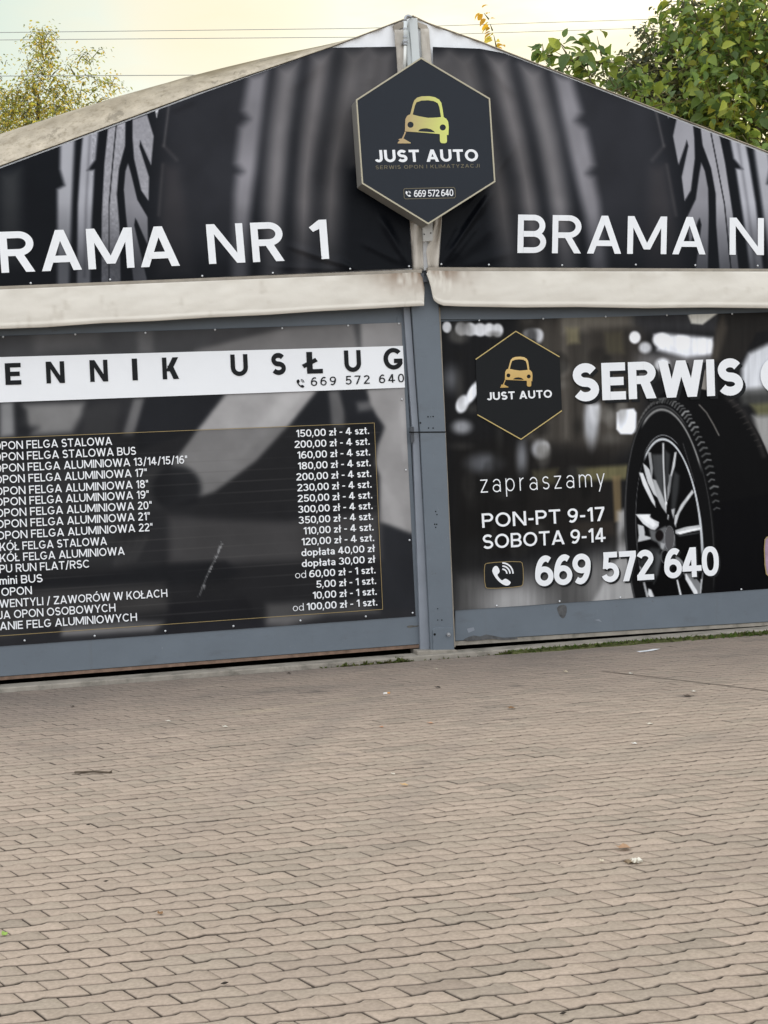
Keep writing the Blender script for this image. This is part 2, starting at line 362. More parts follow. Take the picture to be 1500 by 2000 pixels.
def text_shapes(s, w, track=.13, space=.34):
    """-> list of (verts, faces) and total width"""
    res = []; x = 0.0
    for i, ch in enumerate(s):
        if ch == ' ': x += space; continue
        q, W = glyph(ch, w); tr = track
        for j, (vs, fs) in enumerate(q): res.append(([(vx + x, vy, j) for vx, vy in vs], fs))
        x += W + tr
    return res, x - track
def text(mb, s, A, B, C, w=.17, track=.13, space=.34, yoff=0.0, depth=None, Y=0.0, lift=.0004):
    """lettering whose baseline runs A->B and whose cap height is A->C (3-D points); mb collects it"""
    A, B, C = map(np.asarray, (A, B, C)); res, W = text_shapes(s, w, track, space)
    for vs, fs in res:
        v3 = []
        for x, y, j in vs:
            p = A + (B - A) * (x / W) + (C - A) * y
            yy = Y if depth is None else depth(p[0], p[2])
            v3.append((p[0], yy - lift * j, p[2]))
        mb.add(v3, fs)
def text_px(mb, s, a, b, c, Y, **k): text(mb, s, P(*a, Y), P(*b, Y), P(*c, Y), Y=Y, **k)
def text_h(mb, s, left, right_x, cap_px, Y, scale_ref=None, **k):
    """exactly horizontal on the facade: left baseline point, x of the right end, cap height in photo px"""
    A = P(*left, Y); sl = -.00007 * (left[1] - 690) - .032
    B = P(right_x, left[1] + sl * (right_x - left[0]), Y); B[2] = A[2]
    C = A + np.array((0, 0, cap_px * (CAM_D / F)))
    text(mb, s, A, B, C, Y=Y, **k)

# filled outlines with holes
def filled(loops3):
    """loops of 3-D points on one plane Y -> verts, faces"""
    Y = loops3[0][0][1]
    c = bpy.data.curves.new('tmp', 'CURVE'); c.dimensions = '2D'; c.fill_mode = 'FRONT'
    for lp in loops3:
        s = c.splines.new('POLY'); s.points.add(len(lp) - 1); s.use_cyclic_u = True
        for p, v in zip(s.points, lp): p.co = (v[0] * 10, v[2] * 10, 0, 1)
    o = bpy.data.objects.new('tmp', c); me = o.to_mesh()
    vs = [(v.co.x / 10, Y, v.co.y / 10) for v in me.vertices]; fs = [tuple(p.vertices) for p in me.polygons]
    o.to_mesh_clear(); bpy.data.objects.remove(o); bpy.data.curves.remove(c)
    return vs, fs
def circ(cx, cy, rx, ry=None, n=20): ry = ry or rx; return [(cx + rx * math.cos(2 * math.pi * i / n), cy + ry * math.sin(2 * math.pi * i / n)) for i in range(n)]
def smooth_loop(pts, it=2):
    for _ in range(it):
        o = []
        for i, p in enumerate(pts):
            nx = pts[(i + 1) % len(pts)]
            o += [(p[0] * .75 + nx[0] * .25, p[1] * .75 + nx[1] * .25), (p[0] * .25 + nx[0] * .75, p[1] * .25 + nx[1] * .75)]
        pts = o
    return pts
def stroke_px(mb, pts, wpx, Y, closed=False):
    """thin line of photo width wpx along photo points"""
    n = len(pts); vs = []; wm = wpx * CAM_D / F / 2
    p3 = [P(x, y, Y) for x, y in pts]
    for i in range(n):
        a = p3[(i - 1) % n] if (closed or i) else p3[i]; b = p3[(i + 1) % n] if (closed or i < n - 1) else p3[i]
        if closed or 0 < i < n - 1:
            d1 = _n(p3[i] - a); d2 = _n(b - p3[i]); t = _n(d1 + d2); k = 1 / max(.4, t.dot(d1))
        else: t = _n(b - a); k = 1
        nr = np.array((-t[2], 0, t[0])) * wm * k
        vs += [p3[i] + nr, p3[i] - nr]
    m = n if closed else n - 1
    mb.add(vs, [(2 * i, 2 * i + 1, 2 * ((i + 1) % n) + 1, 2 * ((i + 1) % n)) for i in range(m)])
def handset_loops(cx, cy, s):
    """telephone receiver outline, photo px, s = overall size"""
    pts = [(-.42, -.34), (-.30, -.48), (-.16, -.44), (-.06, -.22), (-.10, -.12), (-.20, -.04), (-.10, .12), (.04, .26), (.16, .16), (.26, .16), (.46, .30), (.46, .40), (.34, .50), (.14, .48), (-.14, .28), (-.34, .02), (-.44, -.20)]
    return smooth_loop([(cx + x * s, cy + y * s) for x, y in pts], 2)
def phone_icon(mb, cx, cy, s, Y, arcs=3):
    v, f = filled([[P(x, y, Y) for x, y in handset_loops(cx - .08 * s, cy + .05 * s, s)]]); mb.add(v, f)
    for k in range(arcs):
        r = s * (.22 + .15 * k); c = (cx - .02 * s, cy - .04 * s)
        stroke_px(mb, [(c[0] + r * math.cos(R(a)), c[1] - r * math.sin(R(a))) for a in range(0, 91, 10)], s * .075, Y)

# ------------------------------------------------------------------ painted prints (what is printed on the vinyl), in photo coordinates
def vnoise(x, y, seed=0):
    xi = np.floor(x).astype(np.int64); yi = np.floor(y).astype(np.int64); fx = x - xi; fy = y - yi
    fx = fx * fx * (3 - 2 * fx); fy = fy * fy * (3 - 2 * fy)
    def hsh(a, b):
        n = (a * 374761393 + b * 668265263 + seed * 1442695041) & 0x7fffffff
        n = ((n ^ (n >> 13)) * 1274126177) & 0x7fffffff
        return ((n ^ (n >> 16)) & 0xffff) / 65535.0
    return (hsh(xi, yi) * (1 - fx) + hsh(xi + 1, yi) * fx) * (1 - fy) + (hsh(xi, yi + 1) * (1 - fx) + hsh(xi + 1, yi + 1) * fx) * fy
def fbm(x, y, seed=0, o=4):
    s = 0; a = .5
    for k in range(o): s = s + a * vnoise(x * 2 ** k, y * 2 ** k, seed + k); a *= .5
    return s
def sstep(d, b): 
    t = np.clip((d + b) / (2 * b), 0, 1); return t * t * (3 - 2 * t)
class Paint:
    def __init__(s, X, Y, base): s.X = X; s.Y = Y; s.C = np.ones(X.shape + (3,)) * np.asarray(base if hasattr(base, '__len__') else (base,) * 3, float)
    def _mix(s, m, val):
        val = np.asarray(val, float)
        if val.ndim == 0: val = np.array((val, val, val))
        s.C = s.C * (1 - m[..., None]) + val * m[..., None]
    def poly(s, pts, val, blur=3, alpha=1.0):
        X, Y = s.X, s.Y; d = np.full(X.shape, 1e9); ins = np.zeros(X.shape, bool); n = len(pts)
        for i in range(n):
            (ax, ay), (bx, by) = pts[i], pts[(i + 1) % n]
            ex, ey = bx - ax, by - ay; t = np.clip(((X - ax) * ex + (Y - ay) * ey) / (ex * ex + ey * ey + 1e-9), 0, 1)
            d = np.minimum(d, np.hypot(X - ax - t * ex, Y - ay - t * ey))
            if by != ay: ins ^= ((ay > Y) != (by > Y)) & (X < ex * (Y - ay) / (by - ay) + ax)
        s._mix(sstep(np.where(ins, d, -d), blur) * alpha, val)
    def ell(s, cx, cy, rx, ry, val, blur=3, alpha=1.0, ang=0, lean=0):
        a = R(ang); dx = s.X - cx - lean * (s.Y - cy); dy = s.Y - cy; u = dx * math.cos(a) + dy * math.sin(a); v = -dx * math.sin(a) + dy * math.cos(a)
        r = np.sqrt((u / rx) ** 2 + (v / ry) ** 2); s._mix(sstep((1 - r) * min(rx, ry), blur) * alpha, val)
    def ring(s, cx, cy, rx, ry, wpx, val, blur=1.5, alpha=1.0, lean=0, a0=None, a1=None):
        dx = s.X - cx - lean * (s.Y - cy); dy = s.Y - cy; r = np.sqrt((dx / rx) ** 2 + (dy / ry) ** 2)
        loc = rx * ry / np.sqrt((ry * dx) ** 2 + (rx * dy) ** 2 + 1e-6) * np.hypot(dx, dy)
        m = sstep(wpx / 2 - np.abs(r - 1) * np.maximum(loc, rx), blur) * alpha
        if a0 is not None:
            an = np.degrees(np.arctan2(-dy / ry, dx / rx)) % 360; span = (a1 - a0) % 360; rel = (an - a0) % 360
            m = m * np.clip(np.minimum(rel, span - rel) / 8, 0, 1) * (rel < span)
        s._mix(m, val)
    def line(s, pts, wpx, val, blur=2, alpha=1.0):
        d = np.full(s.X.shape, 1e9)
        for (ax, ay), (bx, by) in zip(pts[:-1], pts[1:]):
            ex, ey = bx - ax, by - ay; t = np.clip(((s.X - ax) * ex + (s.Y - ay) * ey) / (ex * ex + ey * ey + 1e-9), 0, 1)
            d = np.minimum(d, np.hypot(s.X - ax - t * ex, s.Y - ay - t * ey))
        s._mix(sstep(wpx / 2 - d, blur) * alpha, val)
    def soften(s, r):
        w = np.exp(-(np.arange(-2 * r, 2 * r + 1) / r) ** 2); w /= w.sum(); C = s.C
        for ax in (0, 1):
            pad = [(0, 0)] * 3; pad[ax] = (2 * r, 2 * r); Q = np.pad(C, pad, mode='edge'); n = C.shape[ax]
            C = sum(wk * np.take(Q, range(k, k + n), axis=ax) for k, wk in enumerate(w))
        s.C = C
    def out(s, k=1.0): return np.clip(lin(np.clip(s.C, 0, 255)) * k, 0, .9).reshape(-1, 3)
PRINT_K = .98        # printed tone -> reflectance (the photograph shows the print in shade)

def sheet(xs, top, bot, nrows, depth, lean=None):
    """grid in photo space between two edge curves; returns verts, faces, PX, PY"""
    xs = np.asarray(xs, float); t = np.linspace(0, 1, nrows)
    PX = np.repeat(xs[:, None], nrows, 1); tp = np.interp(xs, *zip(*top)); bt = np.interp(xs, *zip(*bot))
    PY = tp[:, None] + (bt - tp)[:, None] * t[None, :]
    if lean: PX = PX + lean(PX, PY)
    Yd = depth(PX, PY); V = P(PX, PY, Yd).reshape(-1, 3)
    n, m = PX.shape; idx = np.arange(n * m).reshape(n, m)
    Fc = np.stack([idx[:-1, :-1], idx[:-1, 1:], idx[1:, 1:], idx[1:, :-1]], -1).reshape(-1, 4)
    return V, Fc, PX, PY

# ------------------------------------------------------------------ ground and paving
def build_ground():
    m = mat('ground_gravel', (.24, .21, .175), .95, .15, var=.25, scale=3, bump=.3, bscale=40)
    o = link('ground', [(-150, -150, -.03), (150, -150, -.03), (150, 250, -.03), (-150, 250, -.03)], [(0, 1, 2, 3)], m); tag(o, kind='structure')
    mj = mat('joint_sand', (.085, .070, .056), .95, .1, var=.3, scale=20)
    # wavy interlocking pavers, rows parallel to the gates
    Lp, Hp, SH, SL = .2, .0875, -.0667, .040
    prof_u = np.array([0, .25, .457, .52, .714, .75, .786, .86, 1.0]); prof_v = 1.22 * np.array([0, .0055, .0103, .0078, .0053, -.002, -.0082, -.0055, 0])
    def wave(x, r):                      # towards the camera (-Y)
        return np.interp(((x - SH * r) / Lp) % 1.0, prof_u, prof_v)
    V = []; Fq = []; Cc = []
    gap, bev = .0030, .0060
    us = np.array([0, .14, .28, .42, .5, .58, .70, .78, .86, 1.0])
    n = len(us)
    warp = lambda x, y: .007 * vnoise(x * .6 + 9, y * .6 + 4, 5)
    row = 0; base = 0
    for r in range(1, 112):
        y_top = -.224 - Hp * (r - 1); y_bot = y_top - Hp
        for k in range(-34, 32):
            x0 = SH * r + Lp * k + rng.normal(0, .0012)
            if x0 < -6.6 or x0 > 5.6: continue
            xt = x0 + us * Lp; xb = x0 + SL + us * Lp
            yt = y_top - wave(x0 + us * Lp, r); yb = y_bot - wave(x0 + SL + us * Lp, r + 1)
            top = np.stack([xt, yt], -1); bot = np.stack([xb, yb], -1)
            cx, cy = float((x0 + SL / 2 + Lp / 2)), (y_top + y_bot) / 2
            tx, ty = rng.normal(0, .006), rng.normal(0, .010); dz = rng.normal(0, .0007) + float(warp(np.array(cx), np.array(cy)))
            rings = []
            for ins, z in ((gap, -.012), (gap, -.0045), (gap + bev, 0.0)):
                a = top.copy(); b = bot.copy()
                a[:, 1] -= ins; b[:, 1] += ins
                sh = ins * .5
                ua = np.clip((us * Lp), sh, Lp - sh); a[:, 0] = x0 + ua + (-(ins) * -SL / Hp); b[:, 0] = x0 + SL + ua - (ins * SL / Hp)
                ring = np.concatenate([a, b[::-1]]); zz = z + dz + tx * (ring[:, 0] - cx) + ty * (ring[:, 1] - cy)
                rings.append(np.column_stack([ring, zz]))
            V.append(np.concatenate(rings)); N = 2 * n
            f = []
            for q in range(2):
                for i in range(N):
                    j = (i + 1) % N; f.append((base + q * N + i, base + (q + 1) * N + i, base + (q + 1) * N + j, base + q * N + j))
            for i in range(n - 1):
                f.append((base + 2 * N + i, base + 2 * N + (N - 1 - i), base + 2 * N + (N - 2 - i), base + 2 * N + i + 1))
            Fq += f; base += 3 * N
            t = rng.random()
            c = np.array((.400, .314, .244)) if t < .66 else (np.array((.378, .302, .234)) if t < .93 else np.array((.348, .282, .219)))
            c = c * rng.normal(1, .045)
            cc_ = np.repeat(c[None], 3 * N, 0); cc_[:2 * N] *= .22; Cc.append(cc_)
    mp_ = mat('paver_concrete', (0, 0, 0), .92, .2, attr=True, var=.16, scale=70, bump=.5, bscale=260,
              stain=[(.9, .52, .75, (.25, .205, .17), .35, (1, 1, 1)), (130, .66, .74, (.55, .48, .41), .5, (1, 1, 1)), (110, .68, .76, (.07, .055, .048), .6, (1, 1, 1))])
    # a dusting of light sand dragged over the stones, printed wear with its own shape
    ve = np.concatenate(V); co = np.concatenate(Cc)
    a, b = G(480, 1394)[:2], G(725, 1361)[:2]
    e = b - a; t = np.clip(((ve[:, :2] - a) @ e) / (e @ e), 0, 1); d = np.linalg.norm(ve[:, :2] - a - t[:, None] * e, axis=1)
    s = np.clip(1 - d / .085, 0, 1)[:, None] * (.35 + .6 * vnoise(ve[:, 0] * 9, ve[:, 1] * 9, 3))[:, None]
    co = co * (1 - s) + np.array((.50, .40, .29)) * s
    # dirt, and the shade deepening towards the gates, painted into the stone colour
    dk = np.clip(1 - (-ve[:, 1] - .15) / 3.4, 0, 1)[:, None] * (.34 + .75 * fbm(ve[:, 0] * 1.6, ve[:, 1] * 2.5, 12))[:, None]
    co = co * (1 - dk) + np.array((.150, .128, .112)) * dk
    for (x, y, w_, h_) in ((620, 1352, 16, 4), (590, 1355, 12, 3), (515, 1354, 18, 3), (1340, 1361, 14, 3), (1010, 1340, 12, 3)):
        g = G(x, y)[:2]; rr = np.hypot((ve[:, 0] - g[0]) / (w_ * .0046), (ve[:, 1] - g[1]) / .05); k = (np.clip(1.3 - rr, 0, 1) * .7)[:, None]
        co = co * (1 - k) + np.array((.09, .08, .07)) * k
    for (x0, y0, x1, y1, w_, a_) in ((250, 1700, 760, 1330, .10, .22), (620, 1760, 1010, 1320, .10, .20), (1100, 1500, 1500, 1420, .09, .18)):
        a, b = G(x0, y0)[:2], G(x1, y1)[:2]; e = b - a; t = np.clip(((ve[:, :2] - a) @ e) / (e @ e), 0, 1); d = np.linalg.norm(ve[:, :2] - a - t[:, None] * e, axis=1)
        k = (np.clip(1.4 - d / w_, 0, 1) * np.clip(4 * np.minimum(t, 1 - t), 0, 1) * a_ * (.4 + 1.1 * vnoise(ve[:, 0] * 3, ve[:, 1] * 3, 8)))[:, None]; co = co * (1 - k) + np.array((.20, .17, .145)) * k
    r3 = np.random.default_rng(3)
    for _ in range(26):
        gx, gy, rr_ = r3.uniform(-4.5, 2.5), r3.uniform(-8, -.6), r3.uniform(.02, .07); k = np.clip(1.3 - np.hypot(ve[:, 0] - gx, ve[:, 1] - gy) / rr_, 0, 1)[:, None] * r3.uniform(.25, .6); co = co * (1 - k) + np.array((.12, .10, .088)) * k
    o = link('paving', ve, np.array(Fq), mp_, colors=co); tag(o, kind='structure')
    o = link('paving_bed', [(-7, -9.9, -.0055), (6, -9.9, -.0055), (6, -.20, -.0055), (-7, -.20, -.0055)], [(0, 1, 2, 3)], mj); tag(o, kind='structure')
    # concrete threshold the gates run over
    b_ = MB(); b_.box((-6.8, -.215, -.05), (6.0, -.008, .040)); o = b_.build('concrete_threshold', M_CONC, bevel=.008); tag(o, kind='structure')
    o = link('gate_gap_shade', [(-6.8, -.028, -.022), (6.0, -.028, -.022), (6.0, 1.4, -.022), (-6.8, 1.4, -.022)], [(0, 1, 2, 3)], mat('gap_shade_black', (.03, .026, .022), .95, .1, var=.3, scale=9)); tag(o, kind='structure')  # near-black sheet added to deepen the shade under the gates
    # straight cut joint across the right of the yard
    a, b = G(1175, 1312), G(1540, 1356); d = _n((b - a)); nr = np.array((-d[1], d[0], 0)) * .0055; z = np.array((0, 0, .0075))
    o = link('cut_joint', [a - nr + z, b + d * 2 - nr + z, b + d * 2 + nr + z, a + nr + z], [(0, 1, 2, 3)], mj); tag(o, kind='structure')
build_ground()

# ------------------------------------------------------------------ the tent hall
XL, XR = -560, 2230                                   # photo columns of the two eaves, outside the frame
def edge_y(x):                                        # sloping edge of the gable in the photo
    return np.interp(x, [XL, 0, 385, 645, 772, 806, 835, 940, 985, 1500, XR], [532, 326, 183, 94, 46, 33, 47, 84, 102, 299, 600])
def bot_y(x):
    return np.interp(x, [XL, 0, 805, 845, 1500, XR], [590, 561, 526, 523, 527, 540])
hall = empty('tent_hall', (0, 0, 0), 'cream canvas tent hall with a pointed gable and a blue grey centre post', 'tent')
def build_hall():
    ap = P(806, 33, -.06); z_ap = float(ap[2]); x_ap = float(ap[0])
    eL = P(XL, edge_y(XL), -.06); eR = P(XR, edge_y(XR), -.06)
    # roof skin, stretched over arches just behind the gable
    nx, ny = 260, 60; rear = {}
    for side in (-1, 1):
        e = eL if side < 0 else eR
        s = np.linspace(0, 1, nx); ys = np.concatenate([[-.075, -.055, -.02], np.linspace(.05, .9, 14), np.linspace(1.2, 16, ny - 17)])
        SX = x_ap + (e[0] - x_ap) * s
        # follow the measured edge
        pxs = np.interp(SX, P(np.linspace(XL, XR, 200), edge_y(np.linspace(XL, XR, 200)), -.06)[:, 0], np.linspace(XL, XR, 200))
        SZ = P(pxs, edge_y(pxs), -.06)[:, 2] + .006
        A = np.abs(SX - x_ap)
        bul = (.50 * (1 - np.exp(-A / 1.5)) if side < 0 else .02 * (1 - np.exp(-A)))
        bul = bul * np.clip((1 - s) / .12, 0, 1) ** .5
        prof = np.interp(ys, [-.075, -.02, .12, .35, .7, 1.2, 4, 16], [0, .03, .32, .68, .93, 1, .95, 1])
        V = np.zeros((nx, len(ys), 3)); V[..., 0] = SX[:, None]; V[..., 1] = ys[None]
        V[..., 2] = SZ[:, None] + bul[:, None] * prof[None] + .02 * (fbm(SX[:, None] * 1.3 + 5, ys[None] * 1.1 + 9, 4) - .45) * np.clip(prof[None] * 1.2, 0, 1)
        rear[side] = [(float(V[i, -1, 0]), 15.96, float(V[i, -1, 2]) + .004) for i in range(0, nx, 12)]
        idx = np.arange(nx * len(ys)).reshape(nx, -1)
        f = np.stack([idx[:-1, :-1], idx[:-1, 1:], idx[1:, 1:], idx[1:, :-1]], -1).reshape(-1, 4)
        dz_ = np.exp(-(A / 2.3) ** 2)[:, None] * np.clip((ys - .0) / .35, 0, 1)[None] * (.15 + 1.5 * fbm(SX[:, None] * 4.2 + ys[None] * 0, ys[None] * 7 + 3, 15))
        dz_ = np.clip(dz_ * 1.5, 0, 1)[..., None]; fine = (.72 + .56 * fbm(SX[:, None] * 14, ys[None] * 30, 41))[..., None]
        rc = ((1 - dz_) * np.array((.45, .39, .30)) + dz_ * np.array((.135, .100, .045))) * fine
        o = link('roof', V.reshape(-1, 3), f, M_ROOF, hall, smooth=True, colors=rc.reshape(-1, 3))
        m = o.modifiers.new('thick', 'SOLIDIFY'); m.thickness = .006; m.offset = 0
        # side wall
        b = MB(); x = float(e[0]); b.box((min(x, x - side * .03), -.05, -.06), (max(x, x - side * .03), 16, float(e[2]) + .03)); b.build('side_wall', M_CANVAS, hall)
    b = MB(); rr_ = [(eL[0], 15.96, -.06), (eR[0], 15.96, -.06)] + rear[1][::-1] + rear[-1]; b.add(rr_, [tuple(range(len(rr_)))]); b.build('rear_wall', M_CANVAS, hall)
    # white gable canvas behind the banners
    def gd(x, y): return -.055 - .012 * np.sin(x * .16) * np.clip((110 - y) / 60, 0, 1)
    xs = np.concatenate([np.linspace(XL, 600, 60), np.linspace(606, 1010, 120), np.linspace(1020, XR, 60)])
    V, f, _, _ = sheet(xs, [(x, float(edge_y(x))) for x in xs], [(x, float(bot_y(x)) + 4) for x in xs], 26, gd)
    link('gable_canvas', V, f, M_GABLE, hall, smooth=True)
    # ridge mast, roof beam ends and loose lacing strips at the middle of the gable
    b = MB(); b.slab([(799, 36), (815, 35), (821, 130), (838, 440), (824, 440), (806, 130)], -.135, -.085); b.build('ridge_mast', M_ALU, hall, bevel=.004)
    b = MB(); b.slab([(793, 60), (799, 60), (806, 130), (824, 440), (814, 440), (797, 130)], -.118, -.07); b.build('mast_flange', M_ALU, hall, bevel=.004)
    b = MB(); b.slab([(768, 50), (780, 43), (793, 42), (797, 52), (784, 55), (771, 61)], -.075, .1); b.build('roof_beam', M_BEIGE, hall); b = MB(); b.slab([(815, 43), (834, 49), (838, 62), (818, 54)], -.075, .1); b.build('roof_beam', M_BEIGE, hall)
    def strip(pl, pr, seed):
        ys = np.linspace(pl[0][1], pl[-1][1], 60); V = []; m = 9
        for j, y in enumerate(ys):
            a = np.interp(y, [p[1] for p in pl], [p[0] for p in pl]); c = np.interp(y, [p[1] for p in pr], [p[0] for p in pr])
            for i in range(m):
                t = i / (m - 1); x = a + (c - a) * t
                fold = .018 * math.sin(t * 7 + seed + .02 * y) * np.clip((y - 60) / 340, .15, 1) + .02 * (vnoise(np.array(y * .06), np.array(t * 3), seed) - .5)
                V.append(P(x, y, -.082 - float(fold)))
        idx = np.arange(60 * m).reshape(60, m)
        f = np.stack([idx[:-1, :-1], idx[1:, :-1], idx[1:, 1:], idx[:-1, 1:]], -1).reshape(-1, 4)
        o = link('lacing_strip', np.array(V), f, M_STRIP, hall, smooth=True)
        mm = o.modifiers.new('thick', 'SOLIDIFY'); mm.thickness = .004; mm.offset = 1
    strip([(770, 58), (775, 140), (790, 330), (800, 425), (806, 528)], [(790, 53), (794, 140), (812, 330), (823, 425), (828, 529)], 1)
    strip([(821, 56), (825, 140), (838, 330), (848, 440), (832, 490), (836, 523)], [(838, 60), (844, 140), (856, 330), (863, 430), (858, 490), (856, 523)], 4)
    b = MB(); b.slab([(770, 420), (880, 420), (880, 600), (780, 600)], -.045, -.04); b.build('mast_recess', M_DARKST, hall)
    # thin rail under the gable banners
    b = MB(); b.slab([(XL, 589), (0, 559), (824, 526), (824, 533), (0, 567), (XL, 597)], -.115, -.05); b.build('keder_rail', M_BEIGE, hall); b = MB(); b.slab([(836, 522), (1500, 525), (XR, 539), (XR, 546), (1500, 531), (836, 529)], -.115, -.05); b.build('keder_rail', M_BEIGE, hall)
    b = MB(); b.slab([(822, 534), (828, 533), (829, 546), (835, 545), (836, 550), (822, 551)], -.14, -.10); b.build('rail_hook', M_DARKST, hall)
    # header beam over the gates
    b = MB(); b.slab([(XL, 600), (800, 560), (800, 615), (XL, 668)], .035, .12); b.build('header_beam', M_DARKST, hall); b = MB(); b.slab([(856, 555), (XR, 560), (XR, 612), (856, 612)], .035, .12); b.build('header_beam', M_DARKST, hall)
    # centre post
    post = None
    b = MB(); b.slab([(800, 540), (853, 540), (858, 620), (870, 845), (887.5, 1271), (841.5, 1272), (821, 845), (804, 600)], -.09, .11); post = b.build('centre_post', M_STEEL, hall, bevel=.003)
    b = MB(); b.slab([(787.5, 596), (801, 596), (818.5, 845), (840, 1272), (821.5, 1273), (806, 845)], -.055, .09); b.build('guide_channel', M_JAMB, hall, bevel=.004)
    b = MB(); b.slab([(801.5, 600), (804, 600), (821, 845), (841.5, 1271), (840, 1271), (819, 845)], -.058, -.02); b.build('shadow_gap', M_HOLE, hall)
    b = MB(); b.slab([(857, 596), (859.5, 596), (889.5, 1264), (887.5, 1264)], -.03, .09); b.build('guide_edge', M_BEIGE, hall)
    b = MB(); b.slab([(799, 843), (870.5, 842.5), (870.6, 845), (799, 845.5)], -.0925, -.09); b.build('post_seam', M_HOLE, hall)
    b = MB(); b.slab([(801, 833), (808, 833), (809, 862), (803, 866)], -.068, -.055); b.build('channel_clip', M_DARKST, hall)
    b = MB(); b.slab([(815, 1271.5), (893, 1269.5), (895, 1292), (817, 1296)], -.145, .1); b.build('plinth', M_CONC, hall, bevel=.006)
    b = MB(); b.slab([(845, 1230), (850, 1226), (885, 1226), (887, 1271), (846, 1272)], -.099, -.09); pl = b.build('base_plate', M_STEEL, hall, bevel=.003)
    b = MB(); c = P(875.5, 1239, -.099); b.tube([c, c + np.array((0, -.018, 0))], .017, 6); b.dome(c + np.array((0, -.018, 0)), .010, .006); o = b.build('bolt', M_GREYM, None); o.parent = pl
    b = MB(); c = P(849, 1239, -.0995); b.tube([c, c + np.array((0, -.001, 0))], .010, 12); o = b.build('bolt_hole', M_HOLE, None); o.parent = pl
    for (x, y, r) in [(836, 814, 2), (841, 814, 1.3), (846, 813.5, 2), (821, 826, 2.6), (837, 836, 2), (846, 836, 2), (851, 999, 1.8), (853.5, 1005, 1.8), (849, 1024, 2), (853, 1024, 2), (851, 1030, 1.8),
                      (855, 1189, 1.6), (855, 1211, 1.6), (863, 1211, 1.8)]:
        b = MB(); c = P(x, y, -.0915); b.tube([c, c + np.array((0, .002, 0))], r * CAM_D / F * .75, 10); b.build('drill_hole', M_HOLE, hall)
build_hall()

# ------------------------------------------------------------------ gates
def gate(label, xl_top, xl_bot, xr_top, xr_bot, ytl, ytr, ybl, ybr, brl, brr, left):
    root = empty('metal_gate', tuple(P((xl_bot + xr_bot) / 2, (ybl + ybr) / 2, 0)), label, 'gate', 'metal gates of the tent hall')
    b = MB(); b.slab([(xl_top, ytl), (xr_top, ytr), (xr_bot, brr), (xl_bot, brl)], 0.002, .03); b.build('panel', M_STEEL, root)
    th = 34
    b = MB(); b.slab([(xl_top, ytl), (xr_top, ytr), (xr_top + 2, ytr + th), (xl_top + 1, ytl + th)], -.018, .001); b.build('top_rail', M_STEEL, root, bevel=.003)
    b = MB(); b.slab([(xl_bot, brl - 4), (xr_bot - 2, brr - 4), (xr_bot, ybr), (xl_bot, ybl)], -.0205, .001); b.build('bottom_rail', M_STEEL, root, bevel=.004)
    if left:
        b = MB(); b.slab([(xr_top - 14, ytr + 20), (xr_top - .5, ytr + 20), (xr_bot - 1, brr), (xr_bot - 14, brr)], -.0225, .001); b.build('stile', M_STEEL, root, bevel=.003)
        b = MB(); b.slab([(xl_bot, ybl + .5), (xr_bot - 2, ybr + .5), (xr_bot - 2, ybr + 7), (xl_bot, ybl + 7)], -.014, .02); b.build('bottom_seal', M_RUST, root)
        for pts in ([(793, 1224), (800, 1221), (812, 1222), (818, 1221), (817, 1224), (806, 1225), (799, 1227)],):
            b = MB(); vs, fs = filled([[P(x, y, -.0222) for x, y in smooth_loop(pts, 1)]]); b.add(vs, fs); b.build('scuff_mark', M_GRIME, root)
    else:
        b = MB(); b.slab([(xl_bot, ybl + .5), (xr_bot, ybr + .5), (xr_bot, ybr + 5), (xl_bot, ybl + 9)], -.012, .02); b.build('bottom_seal', M_CONC, root)
        b = MB(); v = []
        # flaked paint along the foot of the rail
        pts = [(905, 1249), (915, 1244), (925, 1241), (938, 1243), (950, 1239), (965, 1242), (985, 1246), (1010, 1244), (1011, 1248), (985, 1250), (960, 1248), (940, 1250), (915, 1252)]
        primer = mat('bare_primer', (.085, .085, .085), .8, .2, var=.35, scale=30)
        vs, fs = filled([[P(x, y, -.0222) for x, y in pts]]); b.add(vs, fs); b.build('flaked_paint', primer, root); b = MB()
        vs, fs = filled([[P(x, y, -.0222) for x, y in smooth_loop([(1087, 1184), (1105, 1180), (1108, 1192), (1104, 1205), (1098, 1209), (1090, 1198)], 1)]]); b.add(vs, fs)
        b.build('flaked_paint', primer, root)
        for pts in ([(912, 1228), (925, 1225), (927, 1231), (915, 1236)], [(1160, 1211), (1170, 1209), (1176, 1215), (1172, 1214), (1165, 1212)]):
            b = MB(); vs, fs = filled([[P(x, y, -.0222) for x, y in pts]]); b.add(vs, fs); b.build('paint_chip', M_JAMB, root)
    return root
gate('blue grey metal gate left of the post, with the price list banner on it', XL + 40, XL + 40, 789, 822, 640, 596, 1362, 1258, 1300, 1203, True)
gate('blue grey metal gate right of the post, with the tyre photo banner on it', 859, 889, 2190, 2190, 590, 590, 1252, 1172, 1190, 1105, False)

